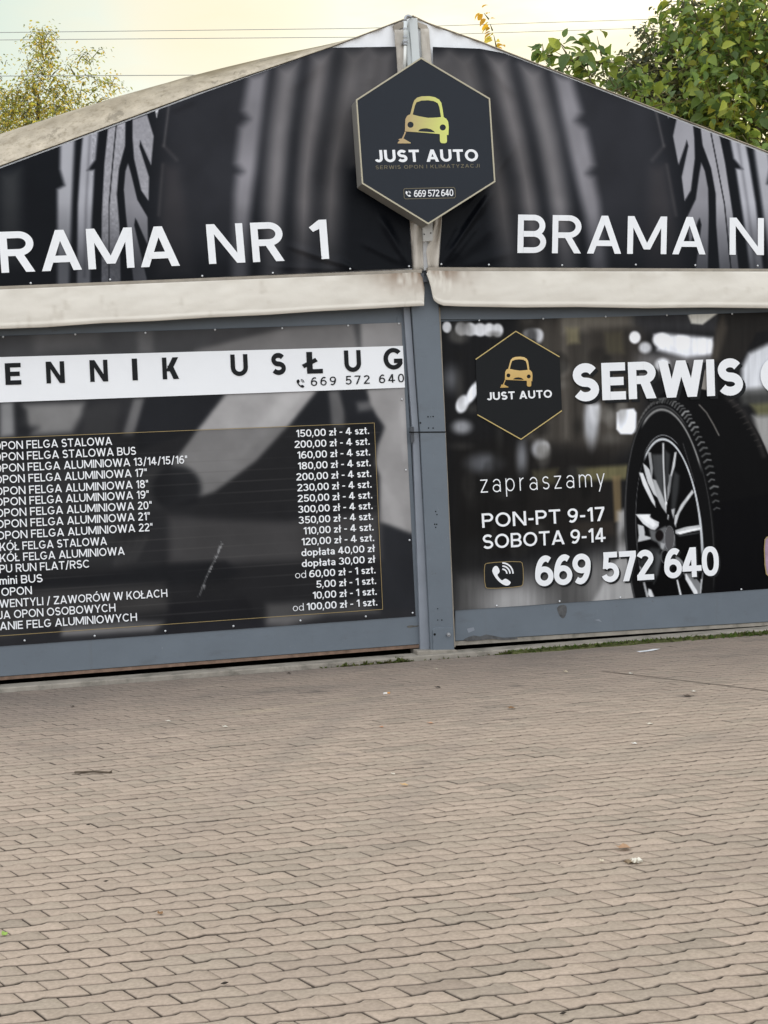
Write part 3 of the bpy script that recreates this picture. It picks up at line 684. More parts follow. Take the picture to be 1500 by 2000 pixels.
# ------------------------------------------------------------------ gable banners
CREASE = [  # x0,y0,x1,y1, width px, height m
    (690, 524, 560, 478, 6.5, .020), (690, 524, 655, 500, 6, .010), (690, 526, 520, 520, 6, .007), (800, 520, 740, 420, 7, .018), (790, 515, 700, 470, 7, .008), (210, 545, 160, 556, 4, .004),
    (700, 120, 690, 330, 16, .010), (735, 100, 720, 170, 12, .010), (760, 100, 752, 190, 8, .009), (640, 110, 560, 180, 14, .010), (385, 190, 330, 215, 10, .008),
    (868, 512, 962, 372, 6.5, .036), (878, 512, 940, 432, 5, .014), (866, 500, 900, 440, 6, .012), (880, 515, 975, 430, 14, .014), (1012, 275, 905, 420, 9, .013), (900, 520, 1010, 490, 10, .008),
    (870, 100, 905, 210, 12, .014), (905, 102, 960, 200, 14, .012), (935, 105, 1010, 190, 10, .009), (980, 250, 1000, 420, 22, .012), (1040, 480, 1120, 400, 18, .008), (780, 130, 790, 420, 5, .010)]
def gable_depth(px, py):
    px = np.asarray(px, float); py = np.asarray(py, float); d = np.zeros(np.broadcast(px, py).shape)
    for x0, y0, x1, y1, w, hgt in CREASE:
        ex, ey = x1 - x0, y1 - y0; t = np.clip(((px - x0) * ex + (py - y0) * ey) / (ex * ex + ey * ey), 0, 1)
        q = np.hypot(px - x0 - t * ex, py - y0 - t * ey) / w
        d = d + hgt * np.exp(-q * q) * np.clip(4 * np.minimum(t + .05, 1.02 - t), 0, 1)
    d = d + .012 * (fbm(px * .011 + 3, py * .009, 21, 3) - .4)
    return -.092 - d
def gable_print(X, Y):
    p = Paint(X, Y, (16, 18, 22))
    fade = lambda y0, y1: np.clip((y1 - Y) / (y1 - y0), 0, 1)
    for sgn in (0, 1):
        # right panel carries the same print mirrored
        m = (lambda pts: pts) if sgn == 0 else (lambda pts: [(1618 - x + (y - 300) * .10, y + (x - 300) * .02) for x, y in pts])
        # broad soft dark block with a slight sheen
        p.poly(m([(310, 190), (600, 90), (470, 520), (300, 520)]), (52, 52, 56), 45, .65)
        # blurred ribs of the far tyre
        p.poly(m([(486, 150), (522, 140), (503, 300), (487, 420), (484, 560), (452, 560), (458, 380), (462, 345), (474, 335), (460, 318), (468, 250), (486, 232), (474, 215)]), (128, 126, 130), 13, .85)
        p.poly(m([(545, 135), (585, 120), (565, 260), (552, 420), (552, 560), (512, 560), (516, 400), (527, 260)]), (118, 115, 116), 19, .82)
        p.poly(m([(608, 110), (650, 98), (632, 220), (612, 340), (606, 560), (572, 560), (578, 380), (588, 250)]), (114, 110, 110), 22, .8)
        p.poly(m([(672, 98), (720, 94), (705, 180), (665, 330), (660, 540), (622, 540), (630, 380), (648, 230)]), (106, 102, 101), 27, .75)
        p.poly(m([(720, 95), (775, 95), (775, 180), (715, 320), (690, 320), (690, 200)]), (106, 102, 101), 22, .7)
        # sharp ribs of the near tyre
        p.poly(m([(118, 280), (146, 270), (140, 400), (135, 560), (112, 560), (112, 370), (126, 362), (117, 330)]), (172, 172, 177), 6, .85)
        p.poly(m([(162, 262), (192, 250), (186, 312), (170, 333), (184, 332), (178, 450), (176, 560), (150, 560), (152, 400), (157, 320)]), (178, 178, 184), 4, .85)
        p.line(m([(176, 262), (168, 400), (165, 540)]), 5, (105, 105, 110), 4, .7)
        p.poly(m([(211, 252), (245, 238), (244, 285), (232, 330), (228, 380), (233, 440), (236, 560), (198, 560), (199, 420), (204, 320)]), (158, 157, 162), 1.8, .9)
        p.line(m([(227, 246), (220, 320), (213, 400), (213, 560)]), 2.6, (26, 27, 30), 1)
        p.poly(m([(259, 234), (287, 224), (300, 266), (295, 322), (278, 284), (274, 274), (272, 286), (291, 346), (290, 392), (276, 372), (262, 310), (259, 270)]), (150, 149, 154), 1.8, .9)
        p.poly(m([(250, 319), (256, 340), (268, 390), (288, 424), (289, 480), (268, 432), (264, 426), (262, 440), (290, 560), (262, 560), (246, 420), (242, 370), (245, 335)]), (136, 135, 140), 1.8, .9)
        p.poly(m([(303, 216), (310, 212), (306, 230)]), (165, 165, 168), 1.5)
        p.line(m([(330, 205), (320, 285)]), 3, (104, 101, 101), 4, .55); p.line(m([(320, 285), (345, 312)]), 5, (84, 81, 82), 6, .4)
        p.line(m([(318, 322), (310, 420)]), 4, (84, 81, 81), 5, .5)
        p.poly(m([(322, 322), (350, 330), (380, 540), (308, 540)]), (54, 52, 54), 16, .7)
        p.poly(m([(0, 340), (40, 330), (40, 520), (0, 520)]), (56, 57, 58), 18, .7)
        p.poly(m([(-250, 430), (-180, 410), (-190, 580), (-260, 580)]), (80, 80, 82), 18, .8)
        p.poly(m([(-400, 480), (-330, 460), (-340, 580), (-420, 580)]), (80, 80, 82), 18, .8)
    # grain of the rubber and the print running dark to the bottom
    n = fbm(X * .016, Y * .012, 31, 3); p.C = p.C * (0.86 + .28 * n)[..., None]
    g = fbm(X * .30, Y * .22, 33, 3); br = np.clip((p.C[..., 0] - 120) / 40, 0, 1) * (np.abs(X - 250) < 70); p.C = p.C * (1 + (g - .47) * .9 * br)[..., None]
    p.C = 21 + (p.C - 21) * 1.2
    dark = (.42 + .58 * fade(395, 520))[..., None]; base = np.array((13, 15, 19.))
    p.C = base + (p.C - base) * dark
    p.C = np.maximum(p.C, base * .8)
    return p
def gable_banner(label, xs, top, bot, words, rivets, nrows, lean):
    V, f, X, Y = sheet(xs, top, bot, nrows, gable_depth, lean)
    cx = float(V[:, 0].mean())
    root = empty('gable_banner', (cx, -.09, float(V[:, 2].min())), label, 'banner', 'black tyre banners on the gable')
    link('sheet', V, f, M_PRINT, root, smooth=True, colors=gable_print(X, Y).out(PRINT_K))
    for s, a, b, c, k in words:
        mb = MB(); q = MB(); text_px(q, s, a, b, c, -.09, **k)
        # lie on the rippled vinyl
        r = np.array(q.v)
        inv = px_of(r)
        q.v = [tuple((P(u, v, gable_depth(u, v) - .006 + (w[1] + .09)))) for (u, v), w in zip(inv, r)]
        mb.add(q.v, q.f); mb.build('lettering', M_WHITE, root)
    for (x, y) in rivets:
        q = MB(); q.dome(P(x, y, float(gable_depth(x, y)) - .001), .0085, .006); q.build('rivet', M_SCREW, root, smooth=True)
    return root
def px_of(p):
    p = np.asarray(p); d = p - np.array((CAM_X, -CAM_D, CAM_H))
    c = d[:, 0:1] * EX + d[:, 1:2] * EY - d[:, 2:3] * DOWN
    return np.stack([750 + F * c[:, 0] / c[:, 2], 1000 + F * c[:, 1] / c[:, 2]], -1)
ltop = [(XL, 535), (0, 329), (385, 186), (640, 95), (652, 93), (773, 91.5), (806, 91)]
lxs = np.concatenate([np.linspace(XL, -20, 70), np.arange(-17, 640, 1.9), np.arange(640, 806, 2.5)])
# the right edge of the left banner leans with the gap in the middle
def lean_cols(V): return V
def gb_left():
    xs = lxs
    t = ltop; bt = [(XL, 589), (0, 560), (805, 524)]
    return gable_banner('black tyre print banner left of the hexagonal sign, lettered BRAMA NR 1', xs, t, bt,
        [('B', (-105, 537.5), (-38, 535), (-106, 456), dict(w=.165)), ('RAMA', (3, 533), (351.5, 519), (-3, 453), dict(w=.185, track=.16)),
         ('NR', (408.5, 515.7), (556, 509.5), (402, 438.3), dict(w=.185, track=.20)), ('1', (608, 507), (643, 505.5), (602, 430), dict(w=.17))],
        [(60, 553), (215, 546), (395, 539), (533, 533), (684, 525), (799, 520), (-120, 560), (-290, 568)], 190, lambda x, y: np.interp(y, [90, 140, 425, 523], [-32, -29, -6, 0]) * np.clip((x - 640) / 166, 0, 1))
gb_left()
def gb_right():
    xs = np.concatenate([np.arange(846, 1250, 2.4), np.arange(1250, 1520, 1.9), np.linspace(1524, XR, 70)])
    t = [(845, 91.5), (938, 95), (985, 104), (1500, 302), (XR, 603)]; bt = [(845, 521), (1500, 525), (XR, 539)]
    return gable_banner('black tyre print banner right of the hexagonal sign, lettered BRAMA NR 2', xs, t, bt,
        [('BRAMA', (1010.5, 494), (1378, 497), (1012, 419), dict(w=.165, track=.175)), ('NR', (1425, 497.5), (1566, 499), (1425, 425), dict(w=.165, track=.22)), ('2', (1612, 500), (1656, 501), (1612, 427), dict(w=.17))],
        [(862, 516), (955, 517), (1098, 518), (1242, 517), (1358, 518), (1480, 519), (1640, 522), (1900, 526)], 190, lambda x, y: np.interp(y, [90, 122, 432, 490, 521], [-1, 0, 17, 14, 10]) * np.clip((1060 - x) / 214, 0, 1))
gb_right()

# ------------------------------------------------------------------ canvas valances
def valance(label, xs, top, bot, seed):
    def dep(px, py):
        tp = np.interp(px, *zip(*top)); bt = np.interp(px, *zip(*bot)); t = np.clip((py - tp) / (bt - tp), 0, 1)
        d = .02 + .040 * np.sin(np.clip(t * 1.05, 0, 1) * math.pi * .60) + .016 * (fbm(px * .008 + seed, py * .015, 7 + seed, 3) - .45) + .011 * (fbm(px * .035 + py * .05, py * .035 - px * .02, 17 + seed, 2) - .45)
        d = d + .006 * np.sin(px * .045 + seed) * t + .008 * np.exp(-((t - .92) / .04) ** 2)
        return -.115 - d
    V, f, X, Y = sheet(xs, top, bot, 34, dep)
    tp = np.interp(X, *zip(*top)); bt = np.interp(X, *zip(*bot)); t = (Y - tp) / (bt - tp)
    n1 = fbm(X * .02 + seed, Y * .035, 71 + seed, 4); n2 = fbm(X * .09, Y * .03, 75 + seed, 3)
    k = np.clip((.50 - t) / .5, 0, 1) ** 1.2 * np.clip((n1 - .30) * 2.6, 0, 1) * .42
    e = X - (800 if seed == 0 else 850); k2 = np.exp(-(e / 70) ** 2) * np.clip(.75 - t, 0, 1) * np.clip((n2 - .22) * 3.2, 0, 1) * 1.3
    k3 = np.clip((n2 - .62) * 4, 0, .25) * np.clip(1 - np.abs(n1 - .5) * 4, 0, 1)
    cc = np.ones(X.shape + (3,)) * np.array((.64, .60, .525))
    for kk, c_ in ((k, (.36, .315, .245)), (k3, (.32, .27, .20)), (np.clip(k2, 0, 1), (.20, .125, .075))): cc = cc * (1 - kk[..., None]) + np.array(c_) * kk[..., None]
    o = link('canvas_valance', V, f, M_VALANCE, None, smooth=True, colors=cc.reshape(-1, 3))
    m = o.modifiers.new('thick', 'SOLIDIFY'); m.thickness = .006; m.offset = 1
    # hem turned under
    return tag(o, label, 'valance', 'cream canvas valances over the gates')
valance('cream canvas valance over the left gate, rust stained and torn at its post end', np.concatenate([np.linspace(XL, 780, 190), np.linspace(782, 828, 36)]),
        [(XL, 597), (0, 566), (780, 534), (812, 532), (820, 534), (824, 540), (826, 556), (828, 562)], [(XL, 678), (-80, 649), (0, 642.5), (90, 639), (200, 631), (300, 627), (400, 620.5), (520, 615), (620, 608), (700, 604), (828, 597)], 0)
valance('cream canvas valance over the right gate with a curled end beside the post', np.concatenate([np.linspace(834, 880, 36), np.linspace(884, XR, 190)]),
        [(834, 531), (837, 529), (900, 530), (1500, 531), (XR, 545)], [(834, 534), (838, 545), (843, 562), (847, 585), (849, 588), (856, 593), (866, 597), (900, 598.5), (1020, 600.5), (1130, 599.5), (1260, 602), (1380, 600.5), (1500, 602), (XR, 615)], 5)

# ------------------------------------------------------------------ hexagonal sign
def car_loops(tf):
    o = [(615, 625), (640, 530), (652, 497), (678, 472), (720, 460), (790, 458), (842, 468), (880, 490), (900, 520), (912, 580), (921, 650), (945, 665), (962, 690), (968, 740), (965, 815), (950, 813), (952, 870), (946, 884), (934, 890), (905, 889), (893, 882), (887, 868), (886, 806), (770, 795), (567, 781), (568, 720), (571, 668), (586, 640), (600, 630)]
    win = [(638, 627), (658, 545), (672, 515), (718, 499), (780, 496), (832, 504), (868, 524), (882, 560), (897, 649), (860, 654), (780, 657), (700, 643)]
    gr = [(687, 780), (700, 764), (725, 755), (765, 752), (805, 762), (830, 777), (841, 791)]
    jack = [(562, 785), (578, 785), (574, 797), (553, 845), (560, 850), (620, 884), (620, 891), (500, 891), (502, 880), (520, 862), (505, 855), (520, 848), (538, 846), (560, 800)]
    return [[tf(x, y) for x, y in lp] for lp in (o, win, gr, circ(618, 720, 28), circ(913, 745, 28), jack)]
def car_colors(vs, x0, x1):
    t = np.clip((np.array(vs)[:, 0] - x0) / (x1 - x0), 0, 1)[:, None]
    return lin(np.array((166, 142, 104))) * 1.15 * (1 - t) + lin(np.array((196, 202, 108))) * 1.12 * t
def build_sign():
    yf = -.32
    hexp = [(822.5, 112), (957, 192), (967.5, 355), (836.5, 438), (707, 358.5), (695.5, 194.5)]
    c = P(830, 275, yf)
    root = empty('hexagonal_sign', tuple(P(836, 438, yf)), 'black hexagonal box sign with a gold car, at the peak of the gable', 'sign')
    b = MB(); b.slab(hexp, yf, -.125); b.build('casing', M_SIDE, root, bevel=.003)
    cxp, cyp = 830.5, 275
    inn = [(cxp + (x - cxp) * .981, cyp + (y - cyp) * .981) for x, y in hexp]; outr = [(cxp + (x - cxp) * 1.002, cyp + (y - cyp) * 1.002) for x, y in hexp]
    b = MB(); a3 = [P(x, y, yf - .006) for x, y in outr]; i3 = [P(x, y, yf - .006) for x, y in inn]; a0 = [P(x, y, yf) for x, y in outr]
    vs = a3 + i3 + [np.array((v[0], yf - .001, v[2])) for v in a3] + [np.array((v[0], yf - .001, v[2])) for v in i3]
    fs = []
    for i in range(6):
        j = (i + 1) % 6; fs += [(i, j, 6 + j, 6 + i), (i, 12 + i, 12 + j, j), (6 + i, 6 + j, 18 + j, 18 + i)]
    b.add(vs, fs); b.build('rim', M_RIM, root)
    b = MB(); i3 = [P(x, y, yf - .0025) for x, y in inn]; b.add(i3, [tuple(range(6))[::-1]]); b.build('face', M_SIGN, root)
    yp = yf - .005
    tf = lambda x, y: P(670 + x / 4.6875, 90 + y / 4.6875, yp)
    vs, fs = filled(car_loops(tf)); link('car_emblem', vs, fs, M_CAR, root, colors=car_colors(vs, tf(565, 700)[0], tf(930, 700)[0]))
    b = MB(); text_px(b, 'JUST AUTO', (733, 317), (934.5, 315), (731, 293), yp, w=.225, track=.13, space=.42); b.build('business_name', M_WHITE, root)
    b = MB(); text_px(b, 'SERWIS OPON I KLIMATYZACJI', (734, 330.5), (936.7, 327), (733.6, 323.5), yp, w=.12, track=.33, space=.55); b.build('tagline', M_TEAM, root)
    b = MB(); text_px(b, '669 572 640', (808.7, 384.8), (885.5, 382.8), (808.2, 371.5), yp, w=.16, track=.04, space=.30); b.build('phone_number', M_WHITE, root)
    b = MB(); phone_icon(b, 798, 378, 11.5, yp, 2); b.build('phone_icon', M_WHITE, root)
    b = MB(); stroke_px(b, [(788.5, 371), (790, 368.5), (886, 366), (888.5, 368), (889.5, 384), (887.5, 386.5), (792, 388.5), (789.5, 386.5)], .9, yp, True); b.build('phone_frame', M_TEAM, root)
    b = MB(); b.slab([(826, 436), (845, 434), (845.5, 470), (827, 472)], -.155, -.13); br = b.build('bracket', M_BRACK, root, bevel=.002)
    for x, y in ((828.5, 457.5), (841.5, 455)):
        q = MB(); q.dome(P(x, y, -.155), .006, .005); o = q.build('bracket_bolt', M_HOLE, None); o.parent = br; o.matrix_parent_inverse = Matrix.Translation(-Vector(root.location)) if False else Matrix.Identity(4)
        o.location = -Vector(root.location)
build_sign()

# ------------------------------------------------------------------ pipe at the peak
def build_pipe():
    yf = -.16
    root = empty('vent_pipe', tuple(P(797, 130, yf)), 'thin white pipe with a bent grey top beside the mast at the roof peak', 'pipe')
    b = MB(); b.tube([P(790, 135, yf), P(791.5, 90, yf)], .0125, 10); b.build('lower_pipe', M_PVC, root, smooth=True)
    b = MB(); b.tube([P(791.5, 84, yf), P(792, 42, yf)], .015, 10); b.build('upper_pipe', M_ALU, root, smooth=True)
    b = MB(); pts = [P(792, 42, yf)] + [P(797 - 5.5 * math.cos(R(a)), 37 - 6 * math.sin(R(a)), yf) for a in range(0, 121, 20)] + [P(804, 34, yf)]
    b.tube(pts, .012, 10); b.build('elbow', M_GREYM, root, smooth=True)
    for y0, y1, r in ((82, 78, .021), (88, 85, .017), (74, 71, .019), (58, 55, .018)): b = MB(); b.tube([P(791.6, y0, yf), P(791.8, y1, yf)], r, 10); b.build('coupling', M_GREYM, root)
    b = MB(); b.slab([(788, 78), (797, 78), (797, 83), (788, 83)], yf - .012, -.08)
    b.build('pipe_clamp', M_GREYM, root)
build_pipe()

# ------------------------------------------------------------------ price list banner (left gate)
def build_price_banner():
    Yb = -.027
    xs = np.concatenate([np.linspace(XL + 30, -20, 60), np.arange(-17, 700, 2.3), np.arange(700, 814, 2.0)])
    # grid in photo space whose right edge leans with the gate
    def X_of(s, t): return s + (t * 28) * np.clip((s - 600) / 184, 0, 1)
    s = np.concatenate([np.linspace(XL + 30, -20, 60), np.arange(-17, 784.1, 2.2)]); tt = np.linspace(0, 1, 250)
    PX = s[:, None] + 28 * tt[None, :]
    tp = 630 + (784 - s) * .0338; bt = 1203.5 + (812 - (s + 28)) * .0725
    PY = tp[:, None] + (bt - tp)[:, None] * tt[None]
    Yd = Yb - .004 * (fbm(PX * .012, PY * .008, 44, 3) - .4) - .004 * np.exp(-((PX - 790 - .04 * (PY - 640)) / 9) ** 2) * np.exp(-((PY - 840) / 110) ** 2)
    V = P(PX, PY, Yd).reshape(-1, 3); n, m = PX.shape; idx = np.arange(n * m).reshape(n, m)
    f = np.stack([idx[:-1, :-1], idx[:-1, 1:], idx[1:, 1:], idx[1:, :-1]], -1).reshape(-1, 4)
    p = Paint(PX, PY, (45, 45, 47))
    # blurred grey photograph of someone at work
    p.poly([(-600, 640), (800, 620), (800, 690), (-600, 760)], (66, 66, 67), 14)
    p.poly([(60, 640), (200, 640), (190, 680), (70, 690)], (88, 87, 87), 16, .8)
    p.poly([(268, 640), (298, 638), (300, 690), (270, 690)], (98, 97, 97), 8, .7)
    p.poly([(420, 645), (560, 640), (540, 672), (400, 686)], (62, 61, 62), 12, .7)
    p.poly([(380, 685), (470, 662), (560, 640), (690, 632), (704, 690), (380, 720)], (116, 114, 113), 6, .85)
    p.poly([(690, 628), (706, 628), (708, 690), (700, 690)], (70, 70, 71), 5, .7)
    p.poly([(704, 628), (800, 622), (800, 690), (706, 690)], (138, 136, 135), 3, .9)
    p.poly([(-300, 790), (-40, 790), (-60, 900), (-320, 900)], (100, 99, 98), 25, .8)
    p.poly([(0, 785), (26, 784), (28, 850), (0, 855)], (132, 132, 132), 6, .9)
    p.poly([(46, 790), (165, 786), (160, 810), (140, 845), (60, 850), (75, 835), (40, 830)], (122, 121, 120), 9, .9)
    p.poly([(30, 790), (52, 800), (58, 850), (34, 850)], (34, 35, 37), 6, .8)
    p.poly([(165, 800), (200, 785), (235, 785), (225, 850), (160, 850)], (56, 56, 57), 9, .9)
    p.poly([(262, 778), (282, 777), (262, 850), (240, 850)], (112, 111, 111), 4, .8)
    p.poly([(284, 776), (442, 768), (392, 838), (270, 880), (262, 850)], (36, 37, 40), 3)
    # rolled sleeve and forearm
    p.poly([(442, 768), (530, 765), (622, 760), (568, 826), (500, 900), (420, 960), (300, 1000), (320, 930), (384, 842)], (150, 148, 147), 3)
    p.poly([(560, 764), (600, 762), (520, 850), (470, 890), (500, 830)], (172, 170, 169), 10, .6)
    p.poly([(622, 760), (640, 764), (664, 820), (664, 832), (566, 832)], (35, 36, 39), 3)
    p.poly([(642, 764), (662, 763), (672, 800), (672, 835), (648, 832)], (104, 103, 103), 4, .8)
    p.poly([(664, 763), (716, 760), (724, 790), (750, 832), (740, 870), (690, 870), (672, 800)], (36, 37, 40), 4)
    p.poly([(696, 786), (722, 783), (726, 800), (700, 804)], (110, 109, 109), 5, .7)
    p.poly([(716, 760), (830, 750), (830, 1045), (800, 1042), (760, 1026), (742, 1020), (742, 930), (732, 905), (738, 870), (752, 834), (736, 812), (724, 790)], (138, 136, 135), 2.5)
    p.poly([(752, 834), (790, 790), (800, 900), (762, 880)], (152, 150, 149), 12, .6)
    p.line([(784, 780), (790, 900)], 5, (168, 166, 165), 4, .6)
    for k in range(5): p.line([(748 + 7 * k, 945 + 8 * k), (770 + 5 * k, 1020 + 3 * k)], 2.2, (160, 158, 157), 2.5, .5)
    p.poly([(742, 1020), (812, 1046), (812, 1190), (742, 1190)], (42, 43, 46), 4)
    p.poly([(-400, 950), (-30, 950), (-30, 1200), (-420, 1200)], (80, 80, 80), 40, .7)
    # lower part: bench, hand, tyre edge
    p.poly([(-60, 900), (330, 905), (340, 960), (300, 1100), (-60, 1110)], (66, 66, 67), 22, .9)
    p.ell(345, 955, 48, 46, (34, 35, 38), 8, .9)
    p.poly([(300, 990), (380, 990), (350, 1080), (290, 1110), (215, 1100), (230, 1050)], (52, 52, 54), 12, .9)
    for k in range(4): p.line([(285 - 16 * k, 1050 + 4 * k), (262 - 12 * k, 1094 + 2 * k)], 8, (80, 79, 79), 6, .8)
    p.poly([(420, 975), (560, 960), (700, 940), (700, 1010), (560, 1015), (430, 1012), (360, 1000)], (44, 44, 46), 8, .95)
    p.poly([(330, 1010), (560, 1020), (742, 1000), (742, 1090), (440, 1100), (330, 1100)], (92, 90, 90), 12, .8)
    p.poly([(-60, 1130), (180, 1125), (300, 1105), (440, 1095), (472, 1118), (440, 1136), (200, 1150), (-60, 1155)], (36, 37, 40), 7, .95)
    p.poly([(-60, 1160), (320, 1140), (330, 1190), (-60, 1250)], (82, 80, 79), 14, .8)
    p.poly([(330, 1180), (480, 1168), (500, 1200), (525, 1225), (320, 1240)], (38, 38, 41), 6, .95)
    p.poly([(520, 1180), (700, 1170), (740, 1195), (640, 1200), (560, 1222), (520, 1220)], (104, 102, 101), 9, .85)
    p.poly([(120, 1222), (250, 1212), (322, 1214), (300, 1232), (120, 1242)], (126, 124, 123), 5, .85)
    p.poly([(600, 1120), (690, 1110), (690, 1180), (610, 1180)], (46, 46, 48), 16, .8)
    p.soften(2); p.C = p.C * (.90 + .20 * fbm(PX * .02, PY * .02, 91, 4))[..., None]
    # dimmed panel behind the price list
    d0 = Paint(PX, PY, 0.0); d0.poly([(-700, 898), (0, 855.5), (733, 826), (748, 1190), (0, 1240), (-700, 1296)], 255.0, .9)
    k = d0.C[..., :1] / 255; p.C = p.C * (1 - .30 * k) + 14 * k * .4
    for i in range(17):
        y = 866 + i * 20.9; p.line([(-700, y + 44 + i * 1.5), (0, y + 12 + i * .55), (742, y - 22 - i * .3)], .9, (84, 82, 80), .9, .35)
    p.C = 34 + (p.C - 38) * 1.14
    p.line([(433, 1062), (424, 1085), (412, 1108), (402, 1130), (390, 1162)], 2.0, (150, 150, 150), 1.6, .55)
    sc = (vnoise(PX * .35, PY * .3, 77) > .74) * np.clip(1 - np.abs(PX - 433 + (PY - 1062) * .42) / 5, 0, 1) * ((PY > 1058) & (PY < 1166)); p._mix(sc * .7, 165)
    p._mix(np.exp(-(((PX - 202) / 3) ** 2 + ((PY - 771) / 4) ** 2)) * .6, 120)
    root = empty('price_banner', tuple(P(300, 1240, Yb)), 'grey photo banner with a long white price list under a white heading strip', 'banner')
    link('sheet', V, f, M_PRINT, root, smooth=True, colors=p.out(PRINT_K))
    Y1, Y2 = Yb - .0075, Yb - .011
    b = MB(); b.slab([(XL + 30, 716), (0, 697.5), (787, 675.5), (791, 757), (0, 786), (XL + 30, 812)], Y1, Y1 + .0015); b.build('heading_strip', M_WHITE, root)
    for ch, x0, x1, y in (('C', -70, -38, 755), ('E', 11, 42, 752), ('N', 91, 127, 749), ('N', 176.5, 211.5, 746), ('I', 259, 269.5, 743), ('K', 318, 350, 741), ('U', 451.5, 485, 735), ('S', 530.5, 559, 732.5), ('Ł', 600, 631, 730), ('U', 673.5, 706, 727), ('G', 750, 789, 722.5)):
        b = MB(); text_px(b, ch, (x0, y), (x1, y - .034 * (x1 - x0)), (x0 - 2.0, y - 42.5), Y2, w=.228); b.build('heading_letter', M_BLACK, root)
    b = MB(); text_px(b, '669 572 640', (607.5, 754), (789.5, 746.5), (606.8, 737), Y2, w=.15, track=.36, space=.72); b.build('phone_number', M_BLACK, root)
    b = MB(); phone_icon(b, 588, 748, 17, Y2, 2); b.build('phone_icon', M_BLACK, root)
    mpx = CAM_D / F
    lines = ['OPON FELGA STALOWA', 'OPON FELGA STALOWA BUS', 'OPON FELGA ALUMINIOWA 13/14/15/16"', 'OPON FELGA ALUMINIOWA 17"', 'OPON FELGA ALUMINIOWA 18"', 'OPON FELGA ALUMINIOWA 19"', 'OPON FELGA ALUMINIOWA 20"', 'OPON FELGA ALUMINIOWA 21"', 'OPON FELGA ALUMINIOWA 22"',
             'KÓŁ FELGA STALOWA', 'KÓŁ FELGA ALUMINIOWA', 'PU RUN FLAT/RSC', 'mini BUS', 'OPON', 'WENTYLI / ZAWORÓW W KOŁACH', 'JA OPON OSOBOWYCH', 'ANIE FELG ALUMINIOWYCH']
    ends = [577, 700, 965, 757, 764, 767, 782, 773, 787, 551, 642, 463, 220, 165, 862, 595, 706]
    base = [785, 842, 900, 958, 1018, 1073, 1130, 1187, 1245, 1305, 1362, 1418, 1478, 1537, 1597, 1655, 1712]
    starts = [None] * 9 + [0, 0, -2, -2, 8, -2, -8, 0]
    k = dict(w=.158, track=.12, space=.38)
    unit = None
    for i, s in enumerate(lines):
        b = MB(); xe = ends[i] / 2.631; yb = 580 + base[i] / 2.631; xr = xe
        A = P(4, yb, Y2); Bx = P(xe, yb - .035 * xe, Y2)
        if i < 9:
            A = P((10, 11, 13, 16, 19, 20, 23, 25, 28)[i] / 2.631, yb, Y2); unit = (Bx[0] - A[0]) / text_shapes(s[1:], **k)[1]
            x0 = A[0] - unit * (text_shapes('O', **k)[1] + k['track'])
        else: x0 = P(starts[i] / 2.631, yb, Y2)[0]
        A = np.array((x0, Y2, A[2])); B = np.array((Bx[0], Y2, A[2])); C = A + np.array((0, 0, 15.4 * mpx))
        text(b, s, A, B, C, Y=Y2, **k); b.build('service_line', M_WHITE, root)
    pr = ['150,00 zł - 4 szt.', '200,00 zł - 4 szt.', '160,00 zł - 4 szt.', '180,00 zł - 4 szt.', '200,00 zł - 4 szt.', '230,00 zł - 4 szt.', '250,00 zł - 4 szt.', '300,00 zł - 4 szt.', '350,00 zł - 4 szt.', '110,00 zł - 4 szt.', '120,00 zł - 4 szt.',
          'dopłata 40,00 zł', 'dopłata 30,00 zł', '60,00 zł - 1 szt.', '5,00 zł - 1 szt.', '10,00 zł - 1 szt.', '100,00 zł - 1 szt.']
    xl = [470, 462, 476, 479, 471, 476, 478, 480, 483, 508, 498, 497, 499, 537, 573, 555, 524]; xr = [845, 848, 850, 853, 856, 858, 861, 863, 865, 868, 871, 874, 876, 878, 881, 884, 887]
    for i, s in enumerate(pr):
        b = MB(); yr = 580 + (704 + i * 55.1) / 2.632; a = 400 + xl[i] / 2.632; e = 400 + xr[i] / 2.632
        Bp = P(e, yr, Y2); A = P(a, yr + .05 * (e - a), Y2); A[2] = Bp[2]; C = A + np.array((0, 0, 14.2 * mpx))
        kk = dict(w=.165, track=.09, space=.34)
        text(b, s, A, Bp, C, Y=Y2, **kk)
        if i in (13, 16):
            o0 = 400 + (465 if i == 13 else 453) / 2.632; o1 = 400 + (520 if i == 13 else 508) / 2.632
            A2 = P(o0, yr + .05 * (e - o0), Y2); B2 = P(o1, yr, Y2); A2[2] = B2[2] = Bp[2]; text(b, 'od', A2, B2, A2 + np.array((0, 0, 14.2 * mpx)), Y=Y2, w=.09, track=.12)
        b.build('price_line', M_WHITE, root)
    b = MB(); stroke_px(b, [(XL + 40, 884), (0, 855.5), (731, 826), (747.5, 1190), (0, 1242), (XL + 40, 1290)], 1.0, Y1 - .0005); b.build('gold_frame', M_GOLD, root)
    top_s = [(6, 658), (147, 653), (284, 650), (420, 644), (551, 641), (680, 636), (779, 632)]; bot_s = [(48, 1251), (185, 1242), (323, 1232.5), (456, 1223), (587, 1212), (714.5, 1204), (806, 1197)]
    side = [(785, 780), (793, 918), (800, 1055)]
    for (x, y) in top_s + bot_s + side + [(-130, 663), (-260, 669), (-90, 1261), (-230, 1270)]:
        q = MB(); q.dome(P(x, y, Yb - .006), .0085, .006); q.build('screw', M_SCREW, root, smooth=True)
build_price_banner()

